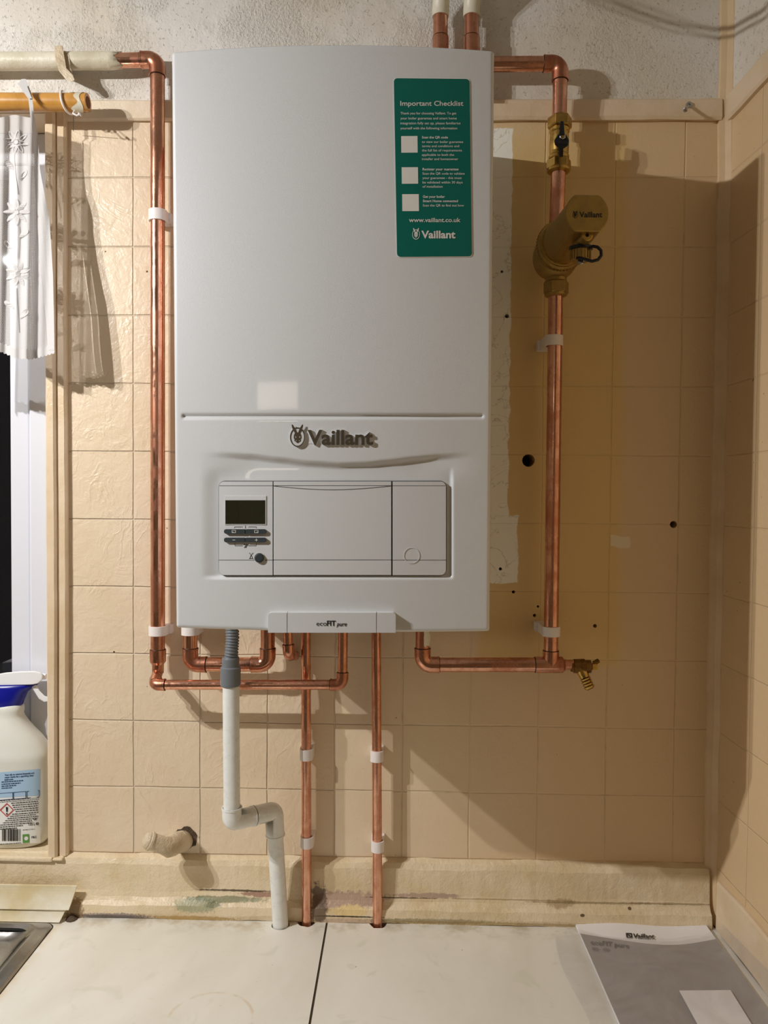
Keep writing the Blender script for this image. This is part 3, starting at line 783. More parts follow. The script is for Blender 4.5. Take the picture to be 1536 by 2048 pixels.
# raised maker's name and rabbit-in-oval emblem
def emblem(fn, cx, cy, hw, hh, t, dark, light=None):
    """oval ring with a long-eared head, pixel frame y down"""
    X = lambda u: cx+u*hw; Y = lambda v_: cy+v_*hh
    mb = MB()
    ring_o = [(X(cos(a)), Y(sin(a))) for a in [2*pi*i/48 for i in range(48)]]; ring_i = [(X(.87*cos(a)), Y(.88*sin(a))) for a in [2*pi*i/48 for i in range(48)]]
    gap = []
    mb.merge(prism(ring_o, [ring_i], fn, t, 0))
    for s in (-1, 1):
        ear = [(s*.10,-.42),(s*.16,-.62),(s*.34,-.95),(s*.60,-1.26),(s*.74,-1.30),(s*.76,-1.12),(s*.66,-.86),(s*.48,-.60),(s*.34,-.42)]
        mb.merge(prism([(X(a), Y(b)) for a, b in ear], [], fn, t*1.15, 0))
    head = [(-.12,-.48),(.12,-.48),(.34,-.40),(.46,-.22),(.50,0),(.46,.16),(.38,.22),(.42,.34),(.34,.44),(.18,.50),(.10,.58),(0,.60),(-.10,.58),(-.18,.50),(-.34,.44),(-.42,.34),(-.38,.22),(-.46,.16),(-.50,0),(-.46,-.22),(-.34,-.40)]
    eyes = [[(X(s*.26+.10*cos(a)), Y(-.02+.12*sin(a))) for a in [2*pi*i/10 for i in range(10)]] for s in (-1,1)]
    eyes += [[(X(s*.22+.11*cos(a)), Y(.34+.07*sin(a))) for a in [2*pi*i/10 for i in range(10)]] for s in (-1,1)]
    mb.merge(prism([(X(a), Y(b)) for a, b in head], eyes, fn, t*1.1, 0))
    return mb
nm = thing  # (kept as parts of the boiler)
mk = build('maker_name', text_on('Vaillant', 615.5, 746.5, 889.2, SB, bold=.028, thick=.0026, height=30), [M['emblem'], M['panel']], boiler)
em = build('maker_emblem', prism([(595.5+15*cos(2*pi*i/48), 874.5+19.5*sin(2*pi*i/48)) for i in range(48)], [], SB, .0025, 0), M['panel'], boiler)
build('emblem_relief', emblem(lambda a, b, t: S(a, b, .0024+t), 595.5, 874.5, 15.0, 19.5, .0005, None), M['emblem'], em)
build('emblem_link', slab(604, 871, 742, 887.5, 0, -.0003, .0004, 12), M['boiler'], mk)

# ---- green checklist sticker
def ST(zx, zy, off=.0006):                     # sticker measured in a 4.995x enlargement
    return S(760 + zx/4.995, 130 + zy/4.995, off)
def stick_fn(o): return lambda a, b, t: ST(a, b, o)
def quad_slab(o0, o1, grow=0):
    cs = rrect(0, 0, 1, 1, .0, 1)
    tl, tr, br, bl = (139-grow,135-grow), (893+grow,143-grow), (917+grow,1912+grow), (170-grow,1918+grow)
    mb = MB(); nxx, nyy = 20, 12; rad = 36
    # columns following the front's curve, rounded at the corners
    F0 = []; 
    us = sorted([i/nxx for i in range(1, nxx)] + [s_ for i in range(8) for s_ in (.048*(1-cos(pi/2*i/7)), 1-.048*(1-cos(pi/2*i/7)))]); nxx = len(us)-1
    for u in us:
        wpx = 754
        dx = min(u, 1-u)*wpx; c_ = 0 if dx >= rad else rad - sqrt(max(0, rad*rad-(rad-dx)**2))
        col_ = []
        for j in range(nyy+1):
            s_ = j/nyy; A = (tl[0]+(tr[0]-tl[0])*u, tl[1]+(tr[1]-tl[1])*u+c_); B = (bl[0]+(br[0]-bl[0])*u, bl[1]+(br[1]-bl[1])*u-c_)
            col_.append((A[0]+(B[0]-A[0])*s_, A[1]+(B[1]-A[1])*s_))
        F0.append(col_)
    v = [ST(a, b, o1) for col_ in F0 for a, b in col_]; n_ = len(v); v += [ST(a, b, o0) for col_ in F0 for a, b in col_]; f = []
    h_ = nyy+1
    for i in range(nxx):
        for j in range(nyy): a = i*h_+j; f.append((a, a+h_, a+h_+1, a+1))
        a = i*h_; f.append((a, a+n_, a+h_+n_, a+h_)); a += nyy; f.append((a, a+h_, a+h_+n_, a+n_))
    for j in range(nyy): f.append((j, j+1, j+1+n_, j+n_)); a = nxx*h_+j; f.append((a, a+n_, a+n_+1, a+1))
    return mb.add(v, f)
st = build('checklist_sticker', quad_slab(.00045, .0008, 0), M['sticker'], boiler)
build('sticker_backing', quad_slab(.0001, .0004, 9), M['sticker_edge'], st)
fn = stick_fn(.0011); tt = MB()
tt.merge(text_on('Important Checklist', 203, 832, 411, fn, bold=.012, height=50))
for s_, x1, y in (('Thank you for choosing Vaillant. To get', 762, 498), ('your boiler guarantee and smart home', 766, 548), ('integration fully set up, please familiarise', 804, 597), ('yourself with the following information', 771, 647)):
    tt.merge(text_on(s_, 204, x1, y, fn, height=25, bold=.006))
for x0, rows in ((419, (('Scan the QR code', 678, 738, 1), ('to view our boiler guarantee', 830, 783, 0), ('terms and conditions and', 790, 825, 0), ('the full list of requirements', 818, 868, 0), ('applicable to both the', 740, 912, 0), ('installer and homeowner', 780, 954, 0))),
                 (425, (('Register your guarantee', 784, 1056, 1), ('Scan the QR code to validate', 845, 1099, 0), ('your guarantee - this must', 815, 1143, 0), ('be validated within 30 days', 825, 1187, 0), ('of installation', 625, 1229, 0))),
                 (428, (('Get your boiler', 648, 1330, 1), ('Smart Home connected', 778, 1373, 1), ('Scan the QR to find out how', 838, 1417, 0)))):
    for s_, x1, y, b_ in rows: tt.merge(text_on(s_, x0, x1, y, fn, height=25, bold=.02 if b_ else .004))
tt.merge(text_on('www.vaillant.co.uk', 289, 803, 1572, fn, bold=.014, height=44))
tt.merge(text_on('Vaillant', 412, 753, 1732, fn, bold=.03, height=76))
build('sticker_lettering', tt, M['print_white'], st)
build('sticker_emblem', emblem(lambda a, b, t: ST(a, b, .0009+t), 360, 1696, 38, 50, .0003, None), M['print_white'], st)
for (x0, y0, x1, y1) in ((211,714,374,879),(216,1025,379,1189),(221,1294,387,1462)):
    build('blank_square', MB().add([ST(x0,y0,.001),ST(x1,y0-1,.001),ST(x1+2,y1,.001),ST(x0+2,y1+1,.001)], [(0,1,2,3)]), M['sticker_edge'], st)

# ------------------------------------------------------------------ pipes
def arc(p0, pc, p1, rb, n=8):
    """rounded corner at pc between directions to p0 and p1"""
    a = (p0-pc).normalized(); b = (p1-pc).normalized(); ang = a.angle(b); t = rb/math.tan(ang/2)
    s = pc + a*t; e = pc + b*t; bis = (a+b).normalized(); cen = pc + bis*(rb/sin(ang/2))
    va = s-cen; vb = e-cen; out = []; om = va.angle(vb)
    for i in range(n+1):
        k = i/n; out.append(cen + (va*sin((1-k)*om) + vb*sin(k*om))/sin(om))
    return out
def elbow(parent, p0, pc, p1, r, sock, mat=None, name='elbow', rb=None, ex=.0014, lip=True):
    a = (p0-pc).normalized(); b = (p1-pc).normalized()
    mb = tube([pc+a*sock] + arc(p0, pc, p1, rb or r*1.25) + [pc+b*sock], r+ex, 28)
    if lip:
        for d_ in (a, b):
            mb.merge(lathe(pc+d_*(sock-.0022), d_, [(0, r+ex), (.0002, r+ex+.0005), (.0022, r+ex+.0005), (.0022, r)], 28))
    e = build(name, mb, mat or M['copper_fit'], parent)
    for d_ in (a, b): build('solder_ring', lathe(pc+d_*(sock+.0001), d_, [(0, r+.0009), (.0009, r+.0003)], 28), M['solder'] if mat is None else mat, e)
    return e
def run(parent, pts, r, mat=None, sock=None, fitmat=None, ends=(0,0)):
    pts = [Vector(p) for p in pts]; sock = sock or r*2.35
    for i in range(len(pts)-1):
        a, b = pts[i], pts[i+1]; d = (b-a).normalized()
        s = a + d*(sock*.9 if i > 0 else 0); e = b - d*(sock*.9 if i < len(pts)-2 else 0)
        if (e-s).dot(d) > .001: build('pipe_length', tube([s, (s+e)/2, e], r, 32), mat or M['copper'], parent)
    for i in range(1, len(pts)-1): elbow(parent, pts[i-1], pts[i], pts[i+1], r, sock, fitmat)
R22, R15 = .0110, .0075

# left run: old painted pipe, elbow, long drop, reducer, 15 mm tail into the boiler
gl = thing('copper_pipe', 'long copper pipe down the left of boiler, joined to the old painted pipe', 'pipe', tuple(W(315,700,-.026)))
dL = -.026
A0 = W(-220, 124, dL); A1 = W(222, 121.5, dL); C1 = W(315, 119.5, dL); B1 = W(315.6, 1322, dL)
build('painted_length', tube([A0, A1 + (A0-A1).normalized()*.2, A1], [R22+.0022, R22+.0022, R22+.0020], 32), M['oldpaint'], gl)
# ragged edge where the paint stops
rg = MB(); dirx = (C1-A1).normalized()
fr = frames([A1, A1+dirx]); seg = 40; va = []; 
for k in range(seg):
    a = 2*pi*k/seg; rad_ = fr[0][1]*cos(a)+fr[0][2]*sin(a); ext = .010*abs(sin(a*1.5+.6))+random.uniform(0,.006)+.004
    va.append((rad_, ext))
for i_, (t0, rr) in enumerate(((0, R22+.0020), (1, R22+.0012), (1.0, R22-.0005))):
    for (rad_, ext) in va: rg.v.append(tuple(A1 + dirx*(ext*t0) + rad_*rr))
for i in range(2):
    for k in range(seg): rg.f.append((i*seg+k, i*seg+(k+1)%seg, (i+1)*seg+(k+1)%seg, (i+1)*seg+k)); rg.m.append(0); rg.s.append(True)
build('flaking_paint', rg, M['oldpaint'], gl)
build('pipe_length', tube([A1 - dirx*.01, C1 - dirx*.022], R22, 32), M['copper'], gl)
elbow(gl, A1, C1, B1, R22, .0245)
build('pipe_length', tube([C1 + (B1-C1).normalized()*.022, (C1+B1)/2, W(315.6, 1304, dL)], R22, 32), M['copper'], gl)
q0, q1 = W(315.6, 1299, dL), W(316, 1345, dL); dz = (q1-q0).normalized()
build('reducer', lathe(q0, dz, [(0,R22+.0016),(.002,R22+.0016),(.019,R22+.0013),(.0235,R15+.0016),(.037,R15+.0013),(.037,R15)], 28), M['copper_fit'], gl)
build('solder_ring', lathe(q0 - dz*.001, dz, [(0,R22+.0003),(.001,R22+.001)], 28), M['solder'], gl)
dH = -.060
E1 = W(309, 1369.5, dH); E2 = W(685, 1369.5, dH-.002); T1 = W(686, 1240, dH+.004); q2 = W(314.5, 1349, dL-.006)
build('swan_neck', tube([W(316,1340,dL), q2] + [q2.lerp(E1, k)+Vector((0,0,.003*sin(pi*k))) for k in (.3,.6,.85)], R15+.0006, 24), M['copper_fit'], gl)
elbow(gl, q2, E1, E2, R15, .0165, rb=.010)
build('pipe_length', tube([E1 + (E2-E1).normalized()*.014, E2 - (E2-E1).normalized()*.014], R15, 28), M['copper'], gl)
elbow(gl, E1, E2, T1, R15, .0185, rb=.0105)
build('pipe_length', tube([E2 + (T1-E2).normalized()*.016, T1], R15, 28), M['copper'], gl)

# U-shaped pipe under the left of the boiler
ul = thing('copper_pipe', 'U-shaped copper pipe under the left half of boiler', 'pipe', tuple(W(455,1329,-.034)))
run(ul, [W(381,300,-.0006), W(381,300,-.034), W(380.5,1329,-.034), W(535.5,1329,-.034), W(535.5,1245,-.034)], R22, sock=.0255)
# small stub turned into the wall
sl_ = thing('copper_pipe', 'short copper stub elbowed into the wall under the boiler', 'pipe', tuple(W(576,1290,-.05)))
run(sl_, [W(575,1245,-.050), W(577.5,1309,-.050), W(590,1311,-.0008)], R15, sock=.0155)
# two straight drops to the worktop
for (x0, x1, hb, lb) in ((612, 615.5, h_p1, 'straight copper supply pipe entering the worktop beside the seam, left of its twin'), (752.5, 757, h_p2, 'straight copper supply pipe entering the right-hand worktop, right of its twin')):
    a = W(x0, 1245, -.026); b = WZ(x1, 1838, CT); b = Vector((b.x, -.026, CT-.10)); a = Vector((a.x, -.026, a.z))
    o = build('copper_pipe', tube([a, (a+b)/2, b], R15, 28), M['copper'], loc=tuple(b)); tag(o, lb, 'pipe')

# right side, upper run
dR = -.036
ru = thing('copper_pipe', 'copper pipe leaving the boiler top to the right and dropping to the valve', 'pipe', tuple(W(1121,180,dR)))
run(ru, [W(930,129,dR), W(1121,127.5,dR), W(1118.5,246,dR)], R22, sock=.0255)
# copper between valve and filter
dF = -.050
a, b = W(1117.5, 330, -.040), W(1112.5, 462, -.050)
o = build('copper_pipe', tube([a, b], R22, 32), M['copper'], loc=tuple(b)); tag(o, 'short copper pipe between the brass valve and the brass filter', 'pipe')
# right side, lower run with tee
rl = thing('copper_pipe', 'long copper pipe from the brass filter down to the tee and back under boiler', 'pipe', tuple(W(1103,900,-.05)))
K0 = W(1111.5, 585, -.050); K1 = W(1101.5, 1329.5, -.050); K2 = W(845, 1329.5, -.050); K3 = W(845.5, 1245, -.050); K4 = W(1150, 1331, -.050)
d1 = (K1-K0).normalized(); d2 = (K2-K1).normalized()
build('pipe_length', tube([K0, (K0+K1)/2, K1 - d1*.018], R22, 32), M['copper'], rl)
tee = tube([K1 - d1*.0215, K1], R22+.0013, 28); tee.merge(tube([K1 + d2*.024, K1 - d2*.0175], R22+.0013, 28)); tee.merge(lathe(K1 - d2*.0175, -d2, [(0,R22+.0013),(.003,R15+.0013),(.004,R15+.0013)], 28))
t_ = build('tee_fitting', tee, M['copper_fit'], rl)
build('solder_ring', lathe(K1 - d1*.0225, d1, [(0,R22+.0004),(.001,R22+.0012)], 28), M['solder'], t_); build('solder_ring', lathe(K1 + d2*.024, d2, [(0,R22+.0012),(.001,R22+.0004)], 28), M['solder'], t_)
build('pipe_length', tube([K1 + d2*.02, K2 - d2*.02], R22, 32), M['copper'], rl)
elbow(rl, K1, K2, K3, R22, .0255)
build('pipe_length', tube([K2 + (K3-K2).normalized()*.02, K3], R22, 32), M['copper'], rl)
build('pipe_length', tube([K1 - d2*.018, K1 - d2*.040], R15, 28), M['copper'], rl)
# flux smear on the copper under the boiler
sm_ = MB(); c_ = K3
fl = [W(849,1250,-.0617), W(857,1250,-.0600), W(857.5,1288,-.0600), W(854,1291,-.061), W(850,1284,-.0617)]
cols = []
for i in range(7):
    a = radians(-80 + 62*i/6); cols.append(a)
v = []; f = []
for j in range(9):
    z = W(853, 1250, -.06).z + (W(853,1291,-.06).z - W(853,1250,-.06).z)*j/8
    for i, a in enumerate(cols):
        ww = random.uniform(-.001,.001) if i in (0,6) else 0
        v.append((K3.x + (R22+.0004)*cos(a)+ww, K3.y + (R22+.0004)*sin(a), z - (random.uniform(0,.004) if j == 8 else 0)))
for j in range(8):
    for i in range(6): a = j*7+i; f.append((a, a+1, a+8, a+7))
build('dried_flux', MB().add(v, f, 0, True), M['oldpaint'], rl)

# brass drain cock at the tee
dc = thing('drain_cock', 'brass drain cock with ribbed hose tail at the end of the tee', 'valve', tuple(W(1165,1333,-.05)))
g0 = W(1142, 1332, -.05); dx = (W(1180,1333,-.05)-g0).normalized()
build('valve_body', lathe(g0, dx, [(0,R15+.001),(.003,.0088),(.004,.0105),(.020,.0115),(.021,.0098),(.0295,.0098),(.030,.0085)], 28), M['brass_old'], dc)
h0 = W(1163, 1340, -.052); h1 = W(1177, 1371, -.058); hd = (h1-h0).normalized(); pf = [(0,.0085),(.012,.0075)]
for k in range(4): pf += [(.013+.0042*k,.0058),(.0135+.0042*k,.0085),(.0168+.0042*k,.0068)]
build('hose_tail', lathe(h0, hd, pf, 24), M['brass'], dc)
build('tail_outlet', lathe(h0 + hd*.0300, hd, [(0,.0052),(.0004,.0052)], 20), M['dark'], dc)
s0 = W(1183, 1332, -.05); build('square_spindle', box((s0.x, s0.y-.004, s0.z-.0055), (s0.x+.009, s0.y+.005, s0.z+.004)), M['brass'], dc, .001)
build('blow_off_lug', lathe(s0+Vector((.003,0,.004)), (.85,0,.5), [(0,.0035),(.009,.0035),(.0095,.0025)], 14), M['brass_old'], dc)

# stubs above the boiler
for k, (x0, lb) in enumerate(((881, 'vertical copper stub rising behind boiler top, the one nearer the sticker side'), (943, 'vertical copper stub rising behind the top right corner of boiler'))):
    th = thing('copper_pipe', ['vertical copper pipe above boiler, left of its twin, with old paint higher up', 'vertical copper pipe above the right end of boiler, old paint higher up'][k], 'pipe', tuple(W(x0, 80, -.028)))
    a = W(x0, 190, -.028); m1 = W(x0, 34, -.028); m0 = W(x0, 74, -.028); c2 = m1 + Vector((0, 0, .016))
    build('pipe_length', tube([a, m1], R22, 32), M['copper'], th)
    build('straight_coupler', lathe(a, (m0-a), [(0,R22+.0013),((m0-a).length-.001,R22+.0013),((m0-a).length,R22+.0006)], 28), M['copper_fit'], th)
    build('solder_ring', lathe(m0, (m1-m0), [(0,R22+.0010),(.0008,R22+.0003)], 28), M['solder'], th)
    u = c2 + Vector((.004, -.035, .05))
    pt = [m1, m1 + Vector((0,0,.012))] + [c2.lerp(u, t) for t in (.15,.4,.7,1)] + [Vector((u.x, u.y, zt-.001))]
    pm = tube(pt, R22+.0016, 28)
    build('painted_length', pm, M['oldpaint'], th)

# ---- lever ball valve
bv = thing('isolating_valve', 'brass isolating valve with black butterfly handle above the filter', 'valve', tuple(W(1119,288,-.038)))
v0 = W(1119.6, 233, -.0375); v1 = W(1117, 345, -.0395); dv = (v1-v0).normalized(); Lv = (v1-v0).length
def hexprof(p0, d, l, r, name, mat, par, seg=6, turn=0.0):
    mb = lathe(p0, d, [(0, r*.93), (l*.10, r), (l*.9, r), (l, r*.93)], seg)
    mb.s = [False]*len(mb.s)
    return build(name, mb, mat, par, .0006)
build('valve_body', lathe(v0, dv, [(0,.0130),(.004,.0135),(.018,.0135),(.020,.0150),(.024,.0150),(.026,.0138),(.045,.0146),(Lv-.026,.0140),(Lv-.024,.0152),(Lv-.020,.0152),(Lv-.017,.0135),(Lv,.0125)], 36), M['brass'], bv)
hexprof(v0 + dv*.002, dv, .0165, .0185, 'hexagon_nut', M['brass'], bv); hexprof(v0 + dv*(Lv-.0185), dv, .0145, .0185, 'hexagon_nut', M['brass'], bv)
build('end_collar', lathe(v0 + dv*(Lv-.0045), dv, [(0,.0170),(.0035,.0170),(.006,.0135)], 32), M['brass'], bv)
hc = W(1124, 281, -.060)
build('valve_stem', lathe(hc + Vector((0,.022,0)), (0,-1,0), [(0,.007),(.022,.0065)], 20), M['brass'], bv)
hb = lathe(hc, (0,-1,0), [(0,.0105),(.002,.0118),(.007,.0112),(.0085,.009)], 28)
def hy(px, py, y): return W(px, py, y)
dm = [(1116.5,268),(1132,268),(1138.5,281),(1136.5,291),(1128,297),(1119,297),(1109.5,290),(1108,281)]
hb = prism(dm, [], lambda a, b, t: W(a, b, t), -.0695, -.061)
hd_ = build('butterfly_handle', hb, M['black'], bv, .0012)
build('handle_wing', prism([(1120.8,242),(1127.4,242),(1129.5,270),(1118,270)], [], lambda a, b, t: W(a, b, t), -.0755, -.0655), M['black'], bv, .001)
build('handle_wing', prism([(1117.5,290),(1127,290),(1126.2,314),(1118.6,314)], [], lambda a, b, t: W(a, b, t), -.0755, -.0655), M['black'], bv, .001)
sc_ = W(1124.5, 274, -.0697); build('retaining_nut', lathe(sc_, (0,-1,0), [(0,.0048),(.003,.0048),(.0036,.004)], 6), M['steel'], bv)
build('handle_screw', lathe(sc_ + Vector((0,-.0036,0)), (0,-1,0), [(0,.0026),(.0008,.0026),(.0010,.0015)], 16), M['brass'], bv)

# ---- brass magnetic filter
mf = thing('magnetic_filter', 'cast brass filter with round cap facing the room and black strap', 'filter', tuple(W(1112,500,-.05)))
G0 = W(1112, 505, -.050); G1 = W(1173, 428, -.205); ax = (G1-G0).normalized(); LG = (G1-G0).length
# bulb around the pipe
bl = []
for i in range(15):
    a = pi*i/14; bl.append((.0335*(1-cos(a)), max(.0115, .0335*sin(a)**.9)))
dn = Vector((0,0,-1))
build('filter_bulb', lathe(G0 + Vector((-.001,0,.026)), dn, bl, 40, sharp=False), M['brass_dull'], mf)
build('filter_base', lathe(G0 - ax*.006, ax, [(0,.022),(.006,.029),(.016,.0330),(.026,.0342),(.034,.0345)], 48, sharp=False), M['brass_dull'], mf)
cr = lathe(G0 + ax*.026, ax, [(0,.0345),(.002,.0362),(.010,.0362),(.012,.0350),(.0135,.0338),(.0180,.0335),(.0195,.0325)], 60)
cl_ = build('filter_collar', cr, M['brass_dull'], mf)
lg = MB()
for k in range(48):
    a = 2*pi*k/48; up = Vector((0,0,1)); u = (up-ax*up.dot(ax)).normalized(); w_ = ax.cross(u); rd = u*cos(a)+w_*sin(a); tg = ax.cross(rd)
    p = G0 + ax*.028 + rd*.0355
    vv = [p + tg*s1*.0009 + rd*s2*.0016 + ax*s3 for s3 in (0,.008) for (s1, s2) in ((-1,0),(1,0),(1,1),(-1,1))]
    lg.add(vv, [(0,1,2,3),(4,5,6,7),(0,1,5,4),(1,2,6,5),(2,3,7,6),(3,0,4,7)])
build('collar_ribs', lg, M['brass_dull'], mf)
up = Vector((0,0,1)); u_ = (up-ax*up.dot(ax)).normalized(); w_ = ax.cross(u_)
def flat(r, fl, n=60):
    out = []
    for k in range(n):
        a = 2*pi*k/n; x_, y_ = r*cos(a), r*sin(a); x_ = max(-fl, min(fl, x_)); out.append((x_, y_))
    return out
def can(d0, d1, r0, r1, f0, f1, cham=0):
    secs = [(d0, r0, f0), (d1-cham, r1, f1)] + ([(d1, r1-cham, f1-cham)] if cham else [])
    v = []; f = []; n = 60
    for (d_, r_, fl_) in secs:
        for (x_, y_) in flat(r_, fl_, n): v.append(G0 + ax*d_ + u_*x_ + w_*y_)
    for i in range(len(secs)-1):
        for k in range(n): f.append((i*n+k, i*n+(k+1)%n, (i+1)*n+(k+1)%n, (i+1)*n+k))
    f.append(tuple((len(secs)-1)*n+k for k in range(n))); f.append(tuple(range(n)))
    return MB().add(v, f)
build('canister', can(.0455, LG-.002, .0305, .0280, .0300, .0232), M['brass_dull'], mf, .0008)
build('canister_seal', lathe(G0 + ax*.0452, ax, [(0,.0316),(.001,.0316)], 60), M['brass'], mf)
cap = build('canister_cap', can(LG-.0018, LG+.0035, .0284, .0284, .0236, .0236, .0012), M['brass_dull'], mf)
def CP(a, b, t):                               # photo pixel on the cap's face
    d = ray(a, b); P0 = G0 + ax*(LG+.0037+t); k = (P0-CAM).dot(ax)/d.dot(ax); return CAM + d*k
build('cap_lettering', text_on('Vaillant', 1158.5, 1204.5, 434.2, CP, bold=.03, height=11), M['print_black'], cap)
build('cap_emblem', emblem(CP, 1150.8, 429.5, 5.2, 6.4, .0003, None), M['print_black'], cap)
# bleed screw, outlet cap, strap
b0 = G0 + ax*(LG-.055) - u_*.0285 + w_*(-.000); bs = W(1173.5, 471.5, -.198)
bd = (ax*.8 + Vector((0.0,-.2,0))).normalized()
build('bleed_boss', lathe(bs - bd*.032, bd, [(0,.0085),(.012,.0092),(.030,.0072),(.032,.0066)], 28), M['brass_dull'], mf)
bsc = build('bleed_screw', lathe(bs, bd, [(0,.0074),(.0018,.0074),(.0024,.0066)], 28), M['brass'], mf)
build('screw_socket', lathe(bs+bd*.0024, bd, [(0,.0026),(.0002,.0026)], 6), M['dark'], bsc)
oc = W(1161, 500, -.172)
build('outlet_neck', lathe(oc + Vector((0,0,.022)), dn, [(0,.0095),(.010,.0105),(.020,.0115)], 28), M['brass_dull'], mf)
oc_ = build('outlet_cap', lathe(oc, dn, [(-.002,.0120),(.001,.0134),(.0135,.0130),(.0150,.0115)], 32), M['brass_dull'], mf)
rb_ = MB()
for k in range(20):
    a = 2*pi*k/20; rd = Vector((cos(a), sin(a), 0)); tg = Vector((-sin(a), cos(a), 0)); p = oc + rd*.0128
    vv = [p + tg*s1*.0010 + rd*s2*.0012 + dn*s3 for s3 in (.0015,.0130) for (s1, s2) in ((-1,0),(1,0),(1,1),(-1,1))]
    rb_.add(vv, [(0,1,2,3),(4,5,6,7),(0,1,5,4),(1,2,6,5),(2,3,7,6),(3,0,4,7)])
build('cap_ribs', rb_, M['brass_dull'], oc_)
def ribbon(pts, wz, th):
    pts = [Vector(p) for p in pts]; v = []; f = []; n = len(pts)
    for i, p in enumerate(pts):
        a = pts[max(i-1,0)]; b = pts[min(i+1,n-1)]; t = (b-a).normalized(); nn = Vector((t.z*0+(-t.y), t.x, 0)); 
        nn = nn.normalized() if nn.length > .01 else Vector((0,-1,0)); side = t.cross(nn).normalized()
        for (s1, s2) in ((-1,-1),(1,-1),(1,1),(-1,1)): v.append(p + side*s1*wz/2 + nn*s2*th/2)
    for i in range(n-1):
        for j in range(4): f.append((i*4+j, i*4+(j+1)%4, (i+1)*4+(j+1)%4, (i+1)*4+j))
    f += [(3,2,1,0), tuple((n-1)*4+j for j in range(4))]
    return MB().add(v, f)
band_ = [oc + Vector((.0150*cos(a), .0150*sin(a), .0015)) for a in [radians(185+170*i/14) for i in range(15)]]
build('cap_strap', ribbon(band_, .0042, .0016), M['navy_black'], mf)
lp = [W(*q) for q in ((1178,497,-.184),(1186,492.5,-.186),(1195,494,-.187),(1202,501,-.187),(1202.5,511,-.187),(1196,519.5,-.187),(1184,522.5,-.187),(1172,519,-.187),(1160,516,-.186),(1153,516,-.184))]
build('strap_loop', tube([lp[0]] + [lp[i].lerp(lp[i+1], k) for i in range(len(lp)-1) for k in (.33,.66,1)], .0021, 12), M['navy_black'], mf)
p = W(1161, 523.5, -.180); build('strap_screw', lathe(p, (0,-1,0), [(0,.0042),(.0016,.0042),(.0022,.003)], 20), M['steel'], mf)
n0 = W(1112.5, 549, -.050)
build('outlet_collar', lathe(n0 + Vector((0,0,.006)), dn, [(0,.0135),(.010,.0135),(.012,.0155),(.0165,.0155),(.018,.014)], 32), M['brass_dull'], mf)
hexprof(n0 + dn*.011, dn, .0185, .0190, 'hexagon_nut', M['brass_dull'], mf)
build('nut_collar', lathe(n0 + dn*.029, dn, [(0,.0170),(.003,.0162),(.0045,.0128)], 32), M['brass_dull'], mf)

# ------------------------------------------------------------------ pipe clips
def clip(px, py, y, r, hpx, label, side=0, group=None):
    c = W(px, py, y); h = hpx*.5*(CAM-c).length/F*.98; t = th = .0028
    out = []
    fnc = lambda a, b, t_: (a, b, t_)
    n = 20; R_ = r+th; g = R_*.35
    outer = [(c.x-R_, -.0006)] + [(c.x - R_*cos(pi*i/n), c.y - R_*.98*sin(pi*i/n)) for i in range(n+1)] + [(c.x+R_, -.0006)]
    inner = circ(c.x, c.y, r+.0003, 24)
    mb = prism(outer, [inner], fnc, c.z+h, c.z-h)
    if side: mb.merge(box((c.x + (R_-.001 if side > 0 else -R_-.004), -.016, c.z-h*.95), (c.x + (R_+.004 if side > 0 else -R_+.001), -.0006, c.z+h*.95)))
    o = build('pipe_clip', mb, M['clip'], loc=(c.x, -.0006, c.z), bevel=.0007); tag(o, label, 'pipe clip', group); return o
clip(315.5, 432, dL, R22, 20, 'white plastic clip on the upper half of the left copper pipe', 1)
clip(315.5, 1261, dL, R22, 18, 'white plastic clip on the left pipe at the boiler bottom corner', 1)
clip(380.8, 1258, -.034, R22, 22, 'white plastic clip peeping out under the boiler, behind its bottom left corner', 0)
clip(1107.5, 682, -.050, R22, 20, 'white plastic clip on the right copper pipe below the brass filter', -1)
clip(1102, 1262, -.050, R22, 19, 'white plastic clip on the right copper pipe just above the tee', -1)
xp = {}
clip(612.6, 1508, -.026, R15, 21, 'white clip on the left supply pipe, the upper of its two', 0)
clip(613.8, 1683, -.026, R15, 20, 'white clip on the left supply pipe, the lower one near the skirting', 0)
clip(753.8, 1511, -.026, R15, 21, 'white clip on the right supply pipe, the upper of its two', 0)
clip(755.2, 1691, -.026, R15, 20, 'white clip on the right supply pipe, the lower one near the skirting', 0)
# old painted bracket on the painted pipe
pc = W(128, 122, dL); bk = MB()
prof_k = [(108,92),(125,91),(129,112),(133,136),(146,150),(150,160),(141,165),(131,158),(118,142),(111,120)]
bk = prism([( *q,) for q in prof_k], [], lambda a, b, t: W(a, b, t), -.0445, -.0395)
bk.merge(prism([(128,100),(139,110),(141,135),(148,152),(140,160),(130,140)], [], lambda a, b, t: W(a, b, t), -.0395, -.0008))
o = build('pipe_bracket', bk, M['stubpaint'], loc=tuple(pc), bevel=.001); tag(o, 'thickly painted old metal bracket round the painted pipe', 'bracket')

